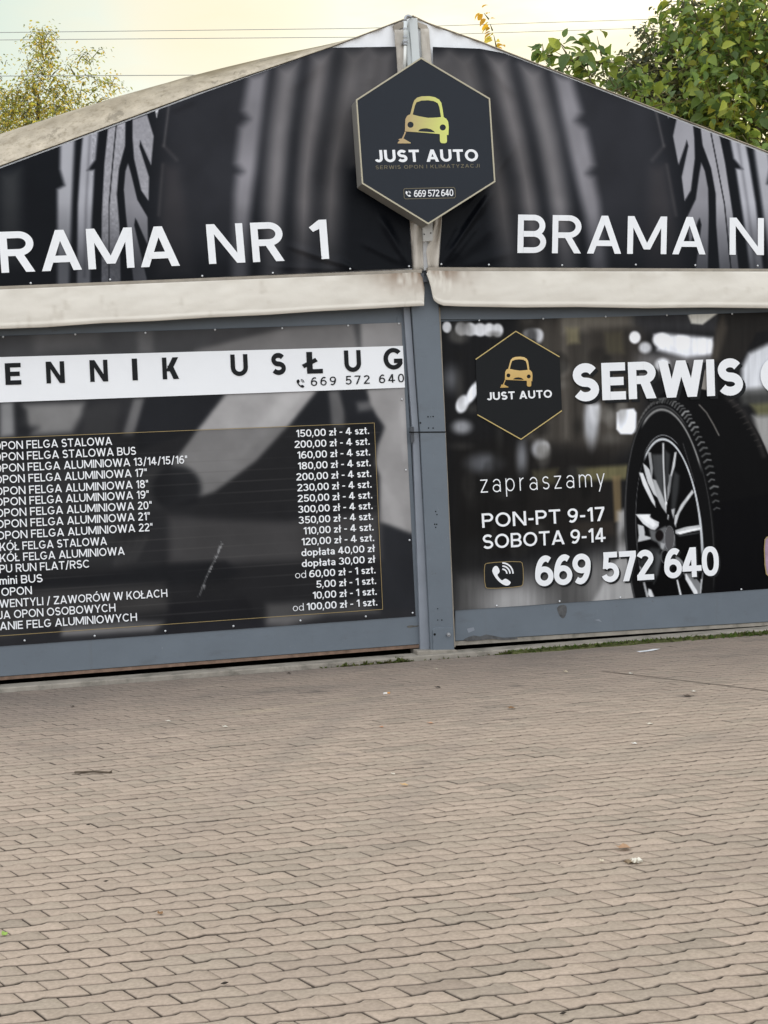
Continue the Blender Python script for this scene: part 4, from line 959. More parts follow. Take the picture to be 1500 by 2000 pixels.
# ------------------------------------------------------------------ tyre photo banner (right gate)
def build_service_banner():
    Yb = -.026
    s = np.concatenate([np.arange(862, 1515, 1.6), np.linspace(1520, 2160, 70)]); tt = np.linspace(0, 1, 350)
    PX = s[:, None] + 22 * tt[None, :] * np.clip((1600 - s) / 700, 0, 1)[:, None]
    tp = 628 - (s - 862) * .0285; bt = 1192.5 - (s + 22 - 885) * .0672
    PY = tp[:, None] + (bt - tp)[:, None] * tt[None]
    Yd = Yb - .004 * (fbm(PX * .012, PY * .008, 54, 3) - .4) - .002 * np.sin(PX * .12) * np.exp(-((PY - 640) / 40) ** 2)
    V = P(PX, PY, Yd).reshape(-1, 3); n, m = PX.shape; idx = np.arange(n * m).reshape(n, m)
    f = np.stack([idx[:-1, :-1], idx[:-1, 1:], idx[1:, 1:], idx[1:, :-1]], -1).reshape(-1, 4)
    p = Paint(PX, PY, (30, 30, 31)); z = lambda x, y: (840 + x / 2.273, 580 + y / 2.273)
    # dim workshop, out of focus
    p.poly([(1020, 625), (1120, 610), (1260, 640), (1250, 860), (1200, 890), (1040, 870), (1010, 720)], (66, 62, 57), 26, .9)
    for x, w, v in ((1030, 22, 92), (1065, 26, 74), (1100, 14, 100), (1140, 24, 66), (1185, 18, 84), (1222, 12, 44), (1050, 8, 40), (1120, 8, 42)):
        p.poly([(x - w / 2, 625), (x + w / 2, 622), (x + w / 2 + 6, 860), (x - w / 2 + 6, 860)], (v, v * .96, v * .90), 12, .5)
    p.poly([(1095, 610), (1240, 600), (1245, 640), (1100, 650)], (118, 113, 104), 12, .7)
    p.poly([(1180, 650), (1215, 648), (1220, 690), (1185, 690)], (118, 112, 84), 8, .7)
    p.poly([(1105, 640), (1130, 640), (1132, 670), (1108, 672)], (122, 116, 92), 7, .7)
    p.poly([(1230, 600), (1420, 600), (1400, 650), (1240, 648)], (60, 60, 62), 16, .8)
    p.poly([(1240, 690), (1400, 690), (1400, 720), (1240, 740)], (112, 110, 110), 14, .8)
    p.poly([(1150, 640), (1250, 640), (1250, 700), (1160, 700)], (48, 45, 42), 16, .6)
    p.poly([(880, 860), (1010, 850), (1000, 1080), (890, 1100)], (28, 27, 26), 25, .9)
    p.poly([(1000, 880), (1200, 870), (1210, 1060), (1010, 1060)], (34, 32, 30), 30, .8)
    p.poly([(1128, 915), (1228, 908), (1228, 936), (1130, 940)], (112, 107, 78), 7, .8)
    p.poly([(1196, 930), (1212, 928), (1214, 1018), (1200, 1020)], (112, 98, 74), 4, .8)
    p.poly([(1040, 920), (1090, 915), (1086, 945), (1044, 948)], (86, 82, 62), 8, .6)
    p.poly([(1115, 1020), (1200, 1018), (1205, 1046), (1120, 1048)], (58, 52, 46), 8, .6)
    # pale floor at the bottom
    p.poly([(890, 1120), (1230, 1085), (1240, 1200), (880, 1210)], (84, 83, 82), 30, .9)
    p.ell(1005, 1180, 60, 40, (148, 147, 146), 30, .9); p.ell(1180, 1140, 40, 60, (120, 119, 118), 25, .7)
    p.poly([(1206, 1000), (1224, 992), (1248, 1180), (1150, 1190), (1205, 1090)], (158, 157, 156), 7, .85)
    p.poly([(880, 1060), (960, 1055), (950, 1110), (885, 1125)], (36, 36, 36), 20, .8)
    # highlights
    def lamp(x, y, rx, ry, v=226, b=3, ang=0, a=1.0): p.ell(x, y, rx, ry, (v, v + 1, v + 4), b, a, ang)
    lamp(873, 639, 9, 11, 205, 2); 
    for x, y in ((900, 642), (918, 643), (938, 644), (956, 644), (972, 645)): lamp(x, y, 11, 13, 214, 3)
    p.poly([(895, 632), (975, 636), (976, 655), (900, 654)], (210, 211, 214), 4)
    lamp(1040, 652, 18, 11, 206, 4); lamp(1052, 656, 9, 13, 190, 4)
    lamp(1240, 659, 11, 12, 228, 3); lamp(1260, 679, 12, 11, 186, 5)
    p.poly([(1278, 654), (1300, 652), (1392, 660), (1396, 692), (1340, 698), (1284, 684)], (214, 216, 221), 7)
    lamp(1292, 664, 17, 14, 230, 4); lamp(1330, 668, 22, 13, 226, 4); lamp(1372, 676, 22, 15, 224, 5)
    p.poly([(1344, 616), (1352, 610), (1410, 606), (1372, 634), (1350, 632)], (196, 194, 186), 3)
    lamp(1294, 712, 14, 12, 210, 5)
    p.ell(923, 767, 9, 24, (222, 224, 228), 3, 1, 28); p.ell(903, 789, 12, 18, (224, 226, 230), 3, 1, 20)
    lamp(902, 834, 18, 13, 128, 9); lamp(880, 740, 14, 22, 84, 14)
    lamp(1155, 822, 14, 46, 158, 8); lamp(1160, 800, 12, 26, 190, 7)
    p.poly([(1204, 806), (1212, 800), (1238, 798), (1243, 806), (1242, 842), (1234, 848), (1212, 848), (1204, 838)], (226, 229, 236), 3)
    lamp(1055, 877, 16, 17, 150, 8); lamp(1019, 894, 10, 30, 108, 9); lamp(945, 905, 30, 18, 84, 14); lamp(1064, 872, 8, 9, 190, 5)
    p.poly([(1462, 690), (1500, 672), (1640, 660), (1640, 760), (1450, 770), (1448, 720)], (196, 198, 202), 8)
    p.poly([(1440, 762), (1640, 740), (1640, 800), (1450, 790)], (72, 72, 70), 8, .8)
    p.poly([(1466, 790), (1640, 776), (1640, 812), (1480, 812)], (118, 116, 84), 7, .7)
    p.poly([(1470, 812), (1640, 806), (1640, 900), (1490, 890)], (172, 171, 168), 9, .8)
    p.poly([(1500, 900), (2200, 880), (2200, 1130), (1520, 1150)], (34, 34, 34), 40, .9)
    for x, y in ((1720, 640), (1830, 660), (1990, 630), (2080, 690)): lamp(x, y, 26, 18, 200, 9)
    r2 = np.random.default_rng(5)
    for _ in range(60):                      # small unfocused glints and dark shapes of the workshop
        x, y = r2.uniform(885, 1235), r2.uniform(625, 1090); v = r2.choice([24, 30, 70, 96, 120]) if y < 920 else r2.choice([20, 26, 44, 58])
        p.ell(x, y, r2.uniform(5, 22), r2.uniform(6, 34), (v, v * .98, v * .94), r2.uniform(5, 10), r2.uniform(.25, .6))
    # arm coming down from the top right and the hand on the tyre
    p.poly([(1406, 600), (1500, 590), (1560, 590), (1520, 640), (1478, 650), (1450, 702), (1420, 722), (1388, 712), (1396, 660)], (40, 38, 36), 5)
    p.poly([(1400, 640), (1412, 615), (1420, 640), (1404, 700), (1390, 706)], (84, 78, 70), 8, .6)
    p.poly([(1350, 728), (1372, 716), (1390, 730), (1384, 790), (1352, 790)], (160, 155, 148), 5, .8)
    # tyre: body, sidewall, tread
    p.poly(smooth_loop([(1245, 900), (1258, 830), (1282, 772), (1330, 752), (1410, 768), (1462, 812), (1500, 880), (1530, 980), (1540, 1080), (1535, 1160), (1500, 1180), (1240, 1190), (1222, 1000)], 2), (16, 16, 17), 2)
    p.poly([(1300, 1000), (1520, 960), (1530, 1180), (1300, 1180)], (13, 13, 15), 5)
    lean = .066
    p.ell(1309, 1052, 88, 262, (19, 19, 20), 1.5, 1, 0, lean)
    p.ring(1309, 1052, 86, 259, 3.0, (92, 92, 92), 2.5, .75, lean, 55, 215)
    p.ring(1309, 1052, 82, 252, 4.5, (158, 158, 156), 2.8, .85, lean, 30, 122)
    p.ring(1309, 1052, 84, 256, 2.0, (70, 70, 70), 2.0, .8, lean, 335, 400)
    for k in range(40):                       # shoulder blocks
        a = R(96 - k * 3.1); ca, sa = math.cos(a), math.sin(a)
        x = 1309 + 90 * ca - lean * 266 * sa; y = 1052 - 266 * sa
        dx, dy = 13 + 9 * max(0, ca), -9 * max(0, sa) + 2
        v = (165 - 105 * abs(k - 13) / 22) * r2.uniform(.6, 1.1); ln = r2.uniform(.55, .85)
        if y < 1000: p.line([(x + 1, y), (x + dx * ln * .5, y + dy * .5 - 4), (x + dx * ln, y + dy * .9 - 2)], r2.uniform(1.8, 3.6), (v, v + 1, v), 1.6, .85); p.line([(x + dx * .2, y + dy * .2 + 5), (x + dx, y + dy + 4)], 1.5, (12, 12, 12), 1.2, .9)
    for k in range(10):
        a = R(128 - k * 3.6); x = 1309 + 90 * math.cos(a) - lean * 266 * math.sin(a); y = 1052 - 266 * math.sin(a); p.line([(x, y), (x + 5, y - 9)], 2.4, (104, 104, 103), 1.5, .7)
    p.line([(1366, 791), (1380, 806), (1394, 830), (1404, 850)], 2.2, (150, 146, 140), 1.8, .75)
    p.line([(1420, 776), (1452, 806), (1478, 850), (1492, 890)], 9, (52, 50, 49), 6, .7)
    for k in range(9): p.line([(1424 + k * 7, 784 + k * 11), (1436 + k * 6.4, 778 + k * 11.5)], 1.6, (84, 80, 76), 1.5, .5)
    # rim
    p.ell(1308, 1050, 67, 200, (12, 12, 13), 1.5, 1, 0, lean)
    p.ring(1308, 1050, 67, 200, 1.6, (150, 152, 154), 1.2, .9, lean, 62, 128)
    p.ring(1307, 1050, 63.5, 192, 4.6, (196, 199, 202), 1.4, .95, lean, 345, 490)
    p.ring(1307, 1050, 65, 196, 2.6, (150, 152, 154), 1.4, .85, lean, 290, 360)
    p.ring(1307, 1050, 64, 194, 1.6, (100, 100, 101), 1.4, .8, lean, 130, 235)
    c2 = lambda pts: [(1180 + x / 4.347, 740 + y / 4.347) for x, y in pts]
    def sp(pts, v, b=1.3, a=1.0): p.poly(c2(pts), (v, v + 1, v + 2), b, a)
    sp([(372, 620), (398, 625), (415, 760), (405, 850), (520, 1060), (530, 1140), (490, 1090), (430, 960), (395, 800)], 150)
    sp([(330, 715), (360, 740), (385, 770), (440, 960), (455, 1010), (420, 980), (370, 880), (345, 790)], 190)
    sp([(297, 795), (330, 800), (350, 850), (430, 1040), (436, 1090), (400, 1040), (330, 900)], 205)
    sp([(405, 640), (500, 640), (505, 900), (525, 1040), (470, 960), (420, 800)], 66, 4)
    sp([(410, 850), (440, 860), (505, 1010), (530, 1090), (525, 1140), (470, 1050)], 165, 2)
    sp([(495, 545), (508, 545), (512, 760), (530, 1040), (524, 1110), (508, 960), (496, 700)], 205)
    sp([(515, 600), (560, 640), (545, 860), (535, 1000), (522, 900)], 58, 4)
    sp([(598, 625), (615, 620), (600, 740), (565, 860), (545, 1010), (535, 1040), (540, 920), (575, 760)], 188)
    sp([(550, 810), (575, 830), (560, 960), (540, 1020)], 120, 2)
    sp([(595, 780), (640, 820), (630, 960), (600, 1130), (570, 1100), (575, 920)], 52, 4)
    sp([(570, 1110), (600, 1100), (590, 1190), (575, 1140)], 168, 1.6)
    sp([(748, 940), (760, 965), (690, 1060), (640, 1140), (612, 1230), (600, 1230), (608, 1160), (650, 1070)], 186)
    sp([(600, 1160), (618, 1150), (608, 1260), (596, 1230)], 190, 1.4)
    sp([(605, 1285), (690, 1258), (812, 1240), (815, 1285), (700, 1300), (625, 1320), (606, 1312)], 176)
    sp([(620, 1300), (815, 1262), (815, 1275), (640, 1322)], 225, 1)
    sp([(615, 1325), (815, 1300), (815, 1310), (640, 1340)], 58, 1.5)
    sp([(268, 1150), (395, 1148), (385, 1178), (465, 1215), (462, 1250), (430, 1285), (400, 1280), (330, 1230)], 196)
    sp([(300, 1160), (380, 1160), (450, 1240), (410, 1262)], 226, 3)
    sp([(285, 1235), (335, 1250), (345, 1300), (345, 1330), (400, 1345), (395, 1360), (285, 1385), (295, 1330)], 172)
    sp([(380, 1275), (440, 1290), (520, 1250), (600, 1330), (605, 1420), (540, 1450), (490, 1450), (450, 1390), (400, 1365)], 96, 3)
    p.ell(1288, 1046, 8, 11, (24, 20, 20), 1.5); p.ell(1307.5, 1051.5, 9.5, 24, (82, 81, 82), 2); p.ring(1307.5, 1051.5, 9.5, 24, 1.2, (140, 141, 142), 1, .8)
    sp([(480, 1390), (520, 1400), (500, 1450), (480, 1440)], 150, 2); p.ell(1299, 1087, 7, 12, (16, 16, 17), 1.5); p.ring(1299, 1087, 8, 13, 2, (120, 120, 121), 1.3, .8)
    sp([(400, 1430), (480, 1440), (470, 1560), (440, 1640), (330, 1700), (300, 1560), (330, 1470)], 50, 5)
    sp([(440, 1470), (490, 1500), (460, 1660), (420, 1740)], 72, 4)
    sp([(600, 1480), (660, 1540), (820, 1740), (815, 1840), (790, 1850), (690, 1680), (610, 1560)], 118, 1.6)
    sp([(690, 1640), (720, 1690), (790, 1800), (800, 1850), (770, 1840), (690, 1700)], 205)
    sp([(820, 1700), (832, 1700), (820, 1840), (812, 1840)], 170, 1.2)
    sp([(610, 1690), (625, 1700), (662, 1850), (645, 1855)], 200)
    sp([(300, 1590), (315, 1600), (380, 1860), (360, 1860)], 150, 1.5)
    sp([(375, 1780), (400, 1790), (430, 1860), (400, 1870), (370, 1830)], 196, 2)
    sp([(525, 1040), (535, 1045), (530, 1075), (522, 1070)], 230, 1); sp([(540, 1150), (548, 1155), (545, 1200), (538, 1190)], 215, 1)
    for k in range(5): p.line([(1334 + k * 4.5, 866 + k * 15), (1338 + k * 4.5, 880 + k * 15)], 1.3, (120, 120, 120), 1.2, .5)
    st = fbm(PX * .16, PY * .012, 61, 4); p.C = 24 + (p.C * (.90 + .20 * st)[..., None] - 30) * 1.16
    root = empty('tyre_banner', tuple(P(1400, 1160, Yb)), 'black workshop photo banner with a big tyre, lettered SERWIS and opening hours', 'banner')
    link('sheet', V, f, M_PRINT, root, smooth=True, colors=p.out(PRINT_K))
    Y1, Y2, Y3 = Yb - .0075, Yb - .0105, Yb - .014
    # printed emblem
    hx = [(1007.5, 647), (1093, 697), (1097.5, 802), (1017.5, 858), (932.5, 810), (929, 702)]
    b = MB(); b.add([P(x, y, Y1) for x, y in hx], [tuple(range(6))[::-1]]); b.build('emblem_field', M_BLACK, root)
    b = MB(); stroke_px(b, [hx[5], hx[0], hx[1]], 2.0, Y2); stroke_px(b, [hx[2], hx[3], hx[4]], 2.0, Y2); b.build('gold_frame', mat('gold_print', (.50, .38, .14), .45, .4), root)
    def tf(x, y):
        u, v = x - 770, y - 680; k = .1345
        return P(1013.5 + u * k - v * .001, 727 + v * k * 1.02 - u * k * .036, Y2)
    vs, fs = filled(car_loops(tf)); link('car_emblem', vs, fs, M_CAR, root, colors=.95 * lin(np.array((196, 160, 88)))[None] + np.clip((np.array(vs)[:, 2:3] - 2.15) / .25, 0, 1) * np.array((.16, .15, .10)))
    b = MB(); text_px(b, 'JUST AUTO', (951.5, 782), (1078.5, 776.5), (950.5, 766.5), Y2, w=.215, track=.13, space=.42); b.build('business_name', M_WHITE, root)
    for nm, mt, ox, oy, Yt in (('title_shadow', M_BLACK, 5.5, 5.5, Y1 - .0005), ('title', M_WHITE, 0, 0, Y2 - .0015)):
        b = MB(); text_px(b, 'SERWIS', (1119 + ox, 784 + oy), (1452 + ox, 771 + oy), (1116.5 + ox, 711 + oy), Yt, w=.245, track=.085); b.build(nm, mt, root); b = MB()
        text_px(b, 'OPON', (1486 + ox, 770 + oy), (1740 + ox, 760 + oy), (1484.5 + ox, 697 + oy), Yt, w=.245, track=.085); b.build(nm, mt, root)
    b = MB(); text_px(b, 'zapraszamy', (939, 962.5), (1182, 949.5), (937, 926.5), Y2, w=.070, track=.36); b.build('greeting', M_WHITE, root)
    b = MB(); text_px(b, 'PON-PT 9-17', (942, 1031), (1181.5, 1017), (940.5, 1003), Y2, w=.165, track=.15, space=.36); b.build('opening_hours', M_WHITE, root)
    b = MB(); text_px(b, 'SOBOTA 9-14', (943, 1072.5), (1183, 1058), (942, 1044.5), Y2, w=.165, track=.13, space=.32); b.build('opening_hours', M_WHITE, root)
    for nm, mt, ox, oy, Yt in (('number_shadow', M_BLACK, 3.5, 3.5, Y1 - .0005), ('phone_number', M_WHITE, 0, 0, Y2 - .0015)):
        b = MB(); text_px(b, '669 572 640', (1046 + ox, 1146 + oy), (1405 + ox, 1124 + oy), (1043.5 + ox, 1086.5 + oy), Yt, w=.205, track=.02, space=.40); b.build(nm, mt, root)
    rr = smooth_loop([(945.5, 1104), (952, 1099), (1015, 1096), (1021.5, 1101), (1022.5, 1140), (1017, 1146), (953, 1150), (947, 1145)], 1)
    b = MB(); b.add([P(x, y, Y1) for x, y in rr], [tuple(range(len(rr)))[::-1]]); b.build('phone_badge', M_BLACK, root)
    b = MB(); stroke_px(b, rr, 1.2, Y1 - .0025, True); b.build('badge_frame', M_GOLD, root)
    b = MB(); phone_icon(b, 982, 1122, 40, Y2); b.build('phone_icon', M_WHITE, root)
    # rounded badge cut by the picture's right edge
    rr = smooth_loop([(1492.5, 1056), (1500, 1047), (1566, 1042), (1574, 1049), (1577, 1112), (1570, 1120), (1503, 1126), (1495, 1119)], 1)
    b = MB(); b.add([P(x, y, Y1) for x, y in rr], [tuple(range(len(rr)))[::-1]]); b.build('badge', mat('pink_blue_badge', (.32, .22, .30), .5, .3, var=.3, scale=7), root)
    b = MB(); stroke_px(b, rr, 2.4, Y1 - .0025, True); b.build('badge_frame', M_GOLD, root)
    for (x, y) in [(936, 625.5), (1061, 622.5), (1183, 618.5), (1302.5, 615.5), (1430, 613), (970, 1183), (1093, 1174.5), (1211.5, 1167), (1448, 1151), (1700, 1134)]:
        q = MB(); q.dome(P(x, y, Yb - .006), .0085, .006); q.build('screw', M_SCREW, root, smooth=True)
build_service_banner()

# ------------------------------------------------------------------ foliage
def leaves(pos, dirs, sizes, cols, width=.62, curl=.18, nrm=None):
    """many separate folded leaves in one mesh; pos = stalk point, dirs = towards the tip"""
    n = len(pos); d = dirs / np.linalg.norm(dirs, axis=1, keepdims=True)
    up = rng.normal(0, 1, (n, 3)) if nrm is None else nrm + rng.normal(0, .55, (n, 3))
    sx = np.cross(d, up); sx /= np.linalg.norm(sx, axis=1, keepdims=True) + 1e-9; nz = np.cross(sx, d)
    #   x across, y along, z out of plane
    T = np.array([(0, 0, 0), (-.34, .16, .10), (-.5, .40, .14), (-.33, .72, .06), (0, 1.0, -curl), (.33, .72, .06), (.5, .40, .14), (.34, .16, .10), (0, .30, 0), (0, .68, -.03)])
    Fc = [(0, 8, 1), (1, 8, 2), (2, 8, 9), (2, 9, 3), (3, 9, 4), (0, 7, 8), (7, 6, 8), (6, 9, 8), (6, 5, 9), (5, 4, 9)]
    V = pos[:, None] + sizes[:, None, None] * (T[None, :, 0:1] * width * sx[:, None] + T[None, :, 1:2] * d[:, None] + T[None, :, 2:3] * nz[:, None])
    fc = (np.arange(n)[:, None, None] * len(T) + np.array(Fc)[None]).reshape(-1, 3)
    return V.reshape(-1, 3), fc, np.repeat(cols, len(T), 0)
def tree(name, label, base, top, trunk_r, twigs, leaf, cols, size, per, twig_mat=M_TWIG, droop=.5, group=None, limb_n=14, crown='crown', sprays=(), width=.62, jit=.10):
    """twigs: list of (start, dir, length); each carries leaves along its length"""
    root = empty(name, tuple(base), label, 'tree' if 'tree' in name or 'birch' in name else 'plant', group)
    b = MB(); base = Vector(base); top = Vector(top)
    pts = [base.lerp(top, t) + Vector((.08 * math.sin(5 * t), .06 * math.cos(4 * t), 0)) * (top - base).length * .15 for t in np.linspace(0, 1, 9)]
    b.tube(pts, list(np.linspace(trunk_r, trunk_r * .3, 9)), 9); b.build('trunk', M_BARK, root, smooth=True)
    bb = MB(); Ps, Ds, Sz, Cs = [], [], [], []
    idx = rng.permutation(len(twigs))[:limb_n]
    for i in idx:
        st = Vector(twigs[i][0]); a = pts[int(rng.integers(3, 8))]; mid = a.lerp(st, .55) + Vector((0, 0, .2))
        bb.tube([a, mid, st], [trunk_r * .4, trunk_r * .25, trunk_r * .12], 6)
    if bb.v: bb.build('limbs', M_BARK, root, smooth=True)
    tw = MB()
    for st, dr, ln in list(twigs) + list(sprays):
        st = np.array(st, float); dr = _n(dr); k = max(4, int(per * ln)); prev = st; P3 = [st]
        for j in range(k):
            t = (j + 1) / k; d = dr + np.array((0, 0, -droop * t * t)); p_ = st + d * ln * t + rng.normal(0, .012, 3) * ln
            side = rng.normal(0, 1, 3); side -= dr * side.dot(dr); side = _n(side)
            ld = side * 1.0 + dr * .5 + np.array((0, 0, -.75))
            Ps.append(p_ + side * .02 + rng.normal(0, jit, 3) * (ln > .25)); Ds.append(ld); Sz.append(size * rng.uniform(.6, 1.25) * (1 - .35 * t)); 
            c = cols[int(rng.integers(len(cols)))]; Cs.append(np.array(c) * rng.normal(1, .14))
            if j % 3 == 2: P3.append(p_)
        if len(P3) > 1: tw.tube(P3, list(np.linspace(.010, .003, len(P3))), 4, cap=False)
    tw.build('twigs', twig_mat, root)
    nr = np.tile(np.array((0, -.35, 1.0)), (len(Ps), 1))
    V, fc, cc = leaves(np.array(Ps), np.array(Ds), np.array(Sz), np.clip(np.array(Cs), .005, .9), width=width, nrm=nr)
    link(crown, V, fc, leaf, root, smooth=True, colors=cc)
    return root
def in_blob(c, r, n, shell=.35):
    o = []
    while len(o) < n:
        v = rng.uniform(-1, 1, 3); l = np.linalg.norm(v)
        if shell < l < 1: o.append((np.array(c) + v * np.array(r), _n(v * np.array((1, 1, .8)) + np.array((0, 0, .15)))))
    return o
def at(px, py, Y): return P(px, py, Y)

# big leaved tree behind the right slope
GREENS = [(.19, .26, .045), (.14, .21, .045), (.26, .31, .05), (.085, .14, .035), (.30, .33, .05), (.11, .16, .04)]
YEL = [(.36, .33, .04), (.30, .30, .04), (.44, .38, .04)]
tw = []
for c, r, n in ((at(1440, 150, 4.2), (.80, .8, .85), 130), (at(1540, 40, 4.4), (.85, .9, .8), 120), (at(1420, 260, 4.0), (.75, .6, .6), 100), (at(1600, 230, 4.3), (.9, .9, 1.0), 110), (at(1375, 95, 4.4), (.26, .3, .42), 14),
                (at(1750, 120, 4.6), (1.1, 1.1, 1.2), 60), (at(1660, -60, 4.6), (1.1, 1.1, .9), 50), (at(1325, 20, 4.4), (.14, .2, .2), 4), (at(1390, 40, 4.4), (.35, .4, .4), 16)):
    for p_, d in in_blob(c, r, n): tw.append((p_, d, rng.uniform(.3, .55)))
for c, r, n in ((at(1470, 190, 5.3), (.9, .4, .9), 90), (at(1400, 270, 5.0), (.8, .4, .5), 60), (at(1560, 60, 5.3), (.8, .4, .8), 60)):
    for p_, d in in_blob(c, r, n): tw.append((p_, d, rng.uniform(.3, .5)))
tree('broadleaf_tree', 'large leaved yellow green tree leaning over the right slope of the roof', (at(1640, 900, 4.6)[0], 4.6, 0), at(1600, 60, 4.6), .16, tw, M_LEAF, [tuple(c_ * 1.18 for c_ in g_) for g_ in GREENS] * 7 + YEL, .172, 20, droop=.45, limb_n=22)
# the loose shoots left of it
sp = []
def shoot(pts, Y, n=1):
    p3 = [at(x, y, Y) for x, y in pts]
    for a, b_ in zip(p3[:-1], p3[1:]): sp.append((a, b_ - a, float(np.linalg.norm(b_ - a))))
tw2 = [(p_, d, rng.uniform(.2, .4)) for p_, d in in_blob(at(1185, 178, 3.4), (.30, .3, .24), 26, .1) + in_blob(at(1240, 215, 3.4), (.28, .25, .22), 22, .1) + in_blob(at(1120, 120, 3.4), (.24, .2, .17), 15, .1)]
for pts in ([(1190, 190), (1120, 120), (1060, 78)], [(1200, 170), (1175, 110), (1162, 40)], [(1080, 140), (1062, 110), (1058, 70)], [(1230, 150), (1215, 95)], [(1150, 150), (1105, 95), (1085, 70)]): shoot(pts, 3.4)
tree('leafy_sapling', 'loose leafy shoots rising over the right slope against the sky', (at(1240, 900, 3.4)[0], 3.4, 0), at(1215, 190, 3.4), .05, tw2, M_LEAF, GREENS[:4],   .21, 13, droop=.35, sprays=sp, limb_n=8, jit=.05)
# dark creeper clad tree between them
tw3 = [(p_, d, rng.uniform(.2, .4)) for p_, d in in_blob(at(1300, 150, 5.4), (.46, .45, .46), 120, .1) + in_blob(at(1245, 205, 5.2), (.42, .4, .34), 70, .1) + in_blob(at(1370, 110, 5.6), (.5, .45, .65), 90, .2) + in_blob(at(1320, 240, 5.2), (.5, .4, .35), 40, .2)]
tree('creeper_clad_tree', 'dark tree smothered in small creeper leaves behind the yellow green one', (at(1330, 900, 5.6)[0], 5.6, 0), at(1330, 150, 5.6), .12, tw3, M_LEAF, [(.05, .065, .025), (.07, .08, .03), (.045, .05, .025), (.10, .095, .05), (.16, .15, .04), (.09, .11, .035)], .105, 36, droop=.3, limb_n=12, jit=.06)
# golden shoot just right of the peak
sp = []
shoot([(973, 125), (970, 95), (962, 60), (955, 38), (938, 18)], 3.0)
tree('golden_shoot', 'single slender shoot with golden leaves just right of the roof peak', (at(973, 900, 3.0)[0], 3.0, 0), at(973, 125, 3.0), .02, [], M_LEAF, [(.60, .36, .03), (.52, .30, .03), (.70, .45, .04), (.6, .5, .08)], .115, 44, sprays=sp, limb_n=0, droop=0, jit=.012)
# feathery birch far behind the left slope
tw4 = []
for (x, y, rx, ry, n) in ((78, 215, 40, 50, 50), (84, 108, 11, 40, 26), (94, 150, 15, 40, 26), (25, 230, 34, 45, 70), (150, 208, 42, 34, 44), (146, 142, 9, 26, 6), (178, 116, 8, 16, 4), (172, 165, 9, 28, 5), (214, 172, 16, 12, 7), (8, 150, 7, 26, 3), (58, 150, 8, 30, 5), (-60, 240, 90, 70, 90), (100, 260, 120, 55, 90)):
    k = (CAM_D + 19) / F
    for p_, d in in_blob(at(x, y, 19), (rx * k, rx * k, ry * k), n, .1): tw4.append((p_, d * np.array((.6, .6, .3)) + np.array((0, 0, .5)), rng.uniform(.3, .6)))
tree('birch_tree', 'feathery sunlit birch with small golden leaves beyond the left slope', (at(60, 900, 19)[0], 19, 0), at(85, 190, 19), .10, tw4, M_LEAF, [(.44, .43, .06), (.56, .47, .06), (.32, .35, .06), (.62, .45, .06), (.15, .17, .05)], .090, 38, droop=.75, limb_n=0, jit=.10, width=.5)

# ------------------------------------------------------------------ power lines
for i, (pts, lab) in enumerate((([(-400, 66), (0, 63.5), (700, 55.5), (1290, 37), (1900, 8)], 'topmost of the thin power lines crossing the sky behind the peak'),
                               ([(-400, 79.5), (0, 78), (700, 72.5), (1290, 54), (1900, 26)], 'second thin power line, just below the topmost one'),
                               ([(-400, 150), (0, 148.5), (330, 147), (700, 144)], 'lowest thin power line, in front of the birch on the left'))):
    Y = 16.5 if i == 2 else 30
    p3 = [at(x, y, Y) for x, y in pts]; q = []
    for a, b_ in zip(p3[:-1], p3[1:]): q += [a + (b_ - a) * t for t in np.linspace(0, 1, 12, endpoint=False)]
    b = MB(); b.tube(q + [p3[-1]], .009 if i < 2 else .007, 6); o = b.build('power_line', M_WIRE); tag(o, lab, 'power line', 'power lines behind the hall')

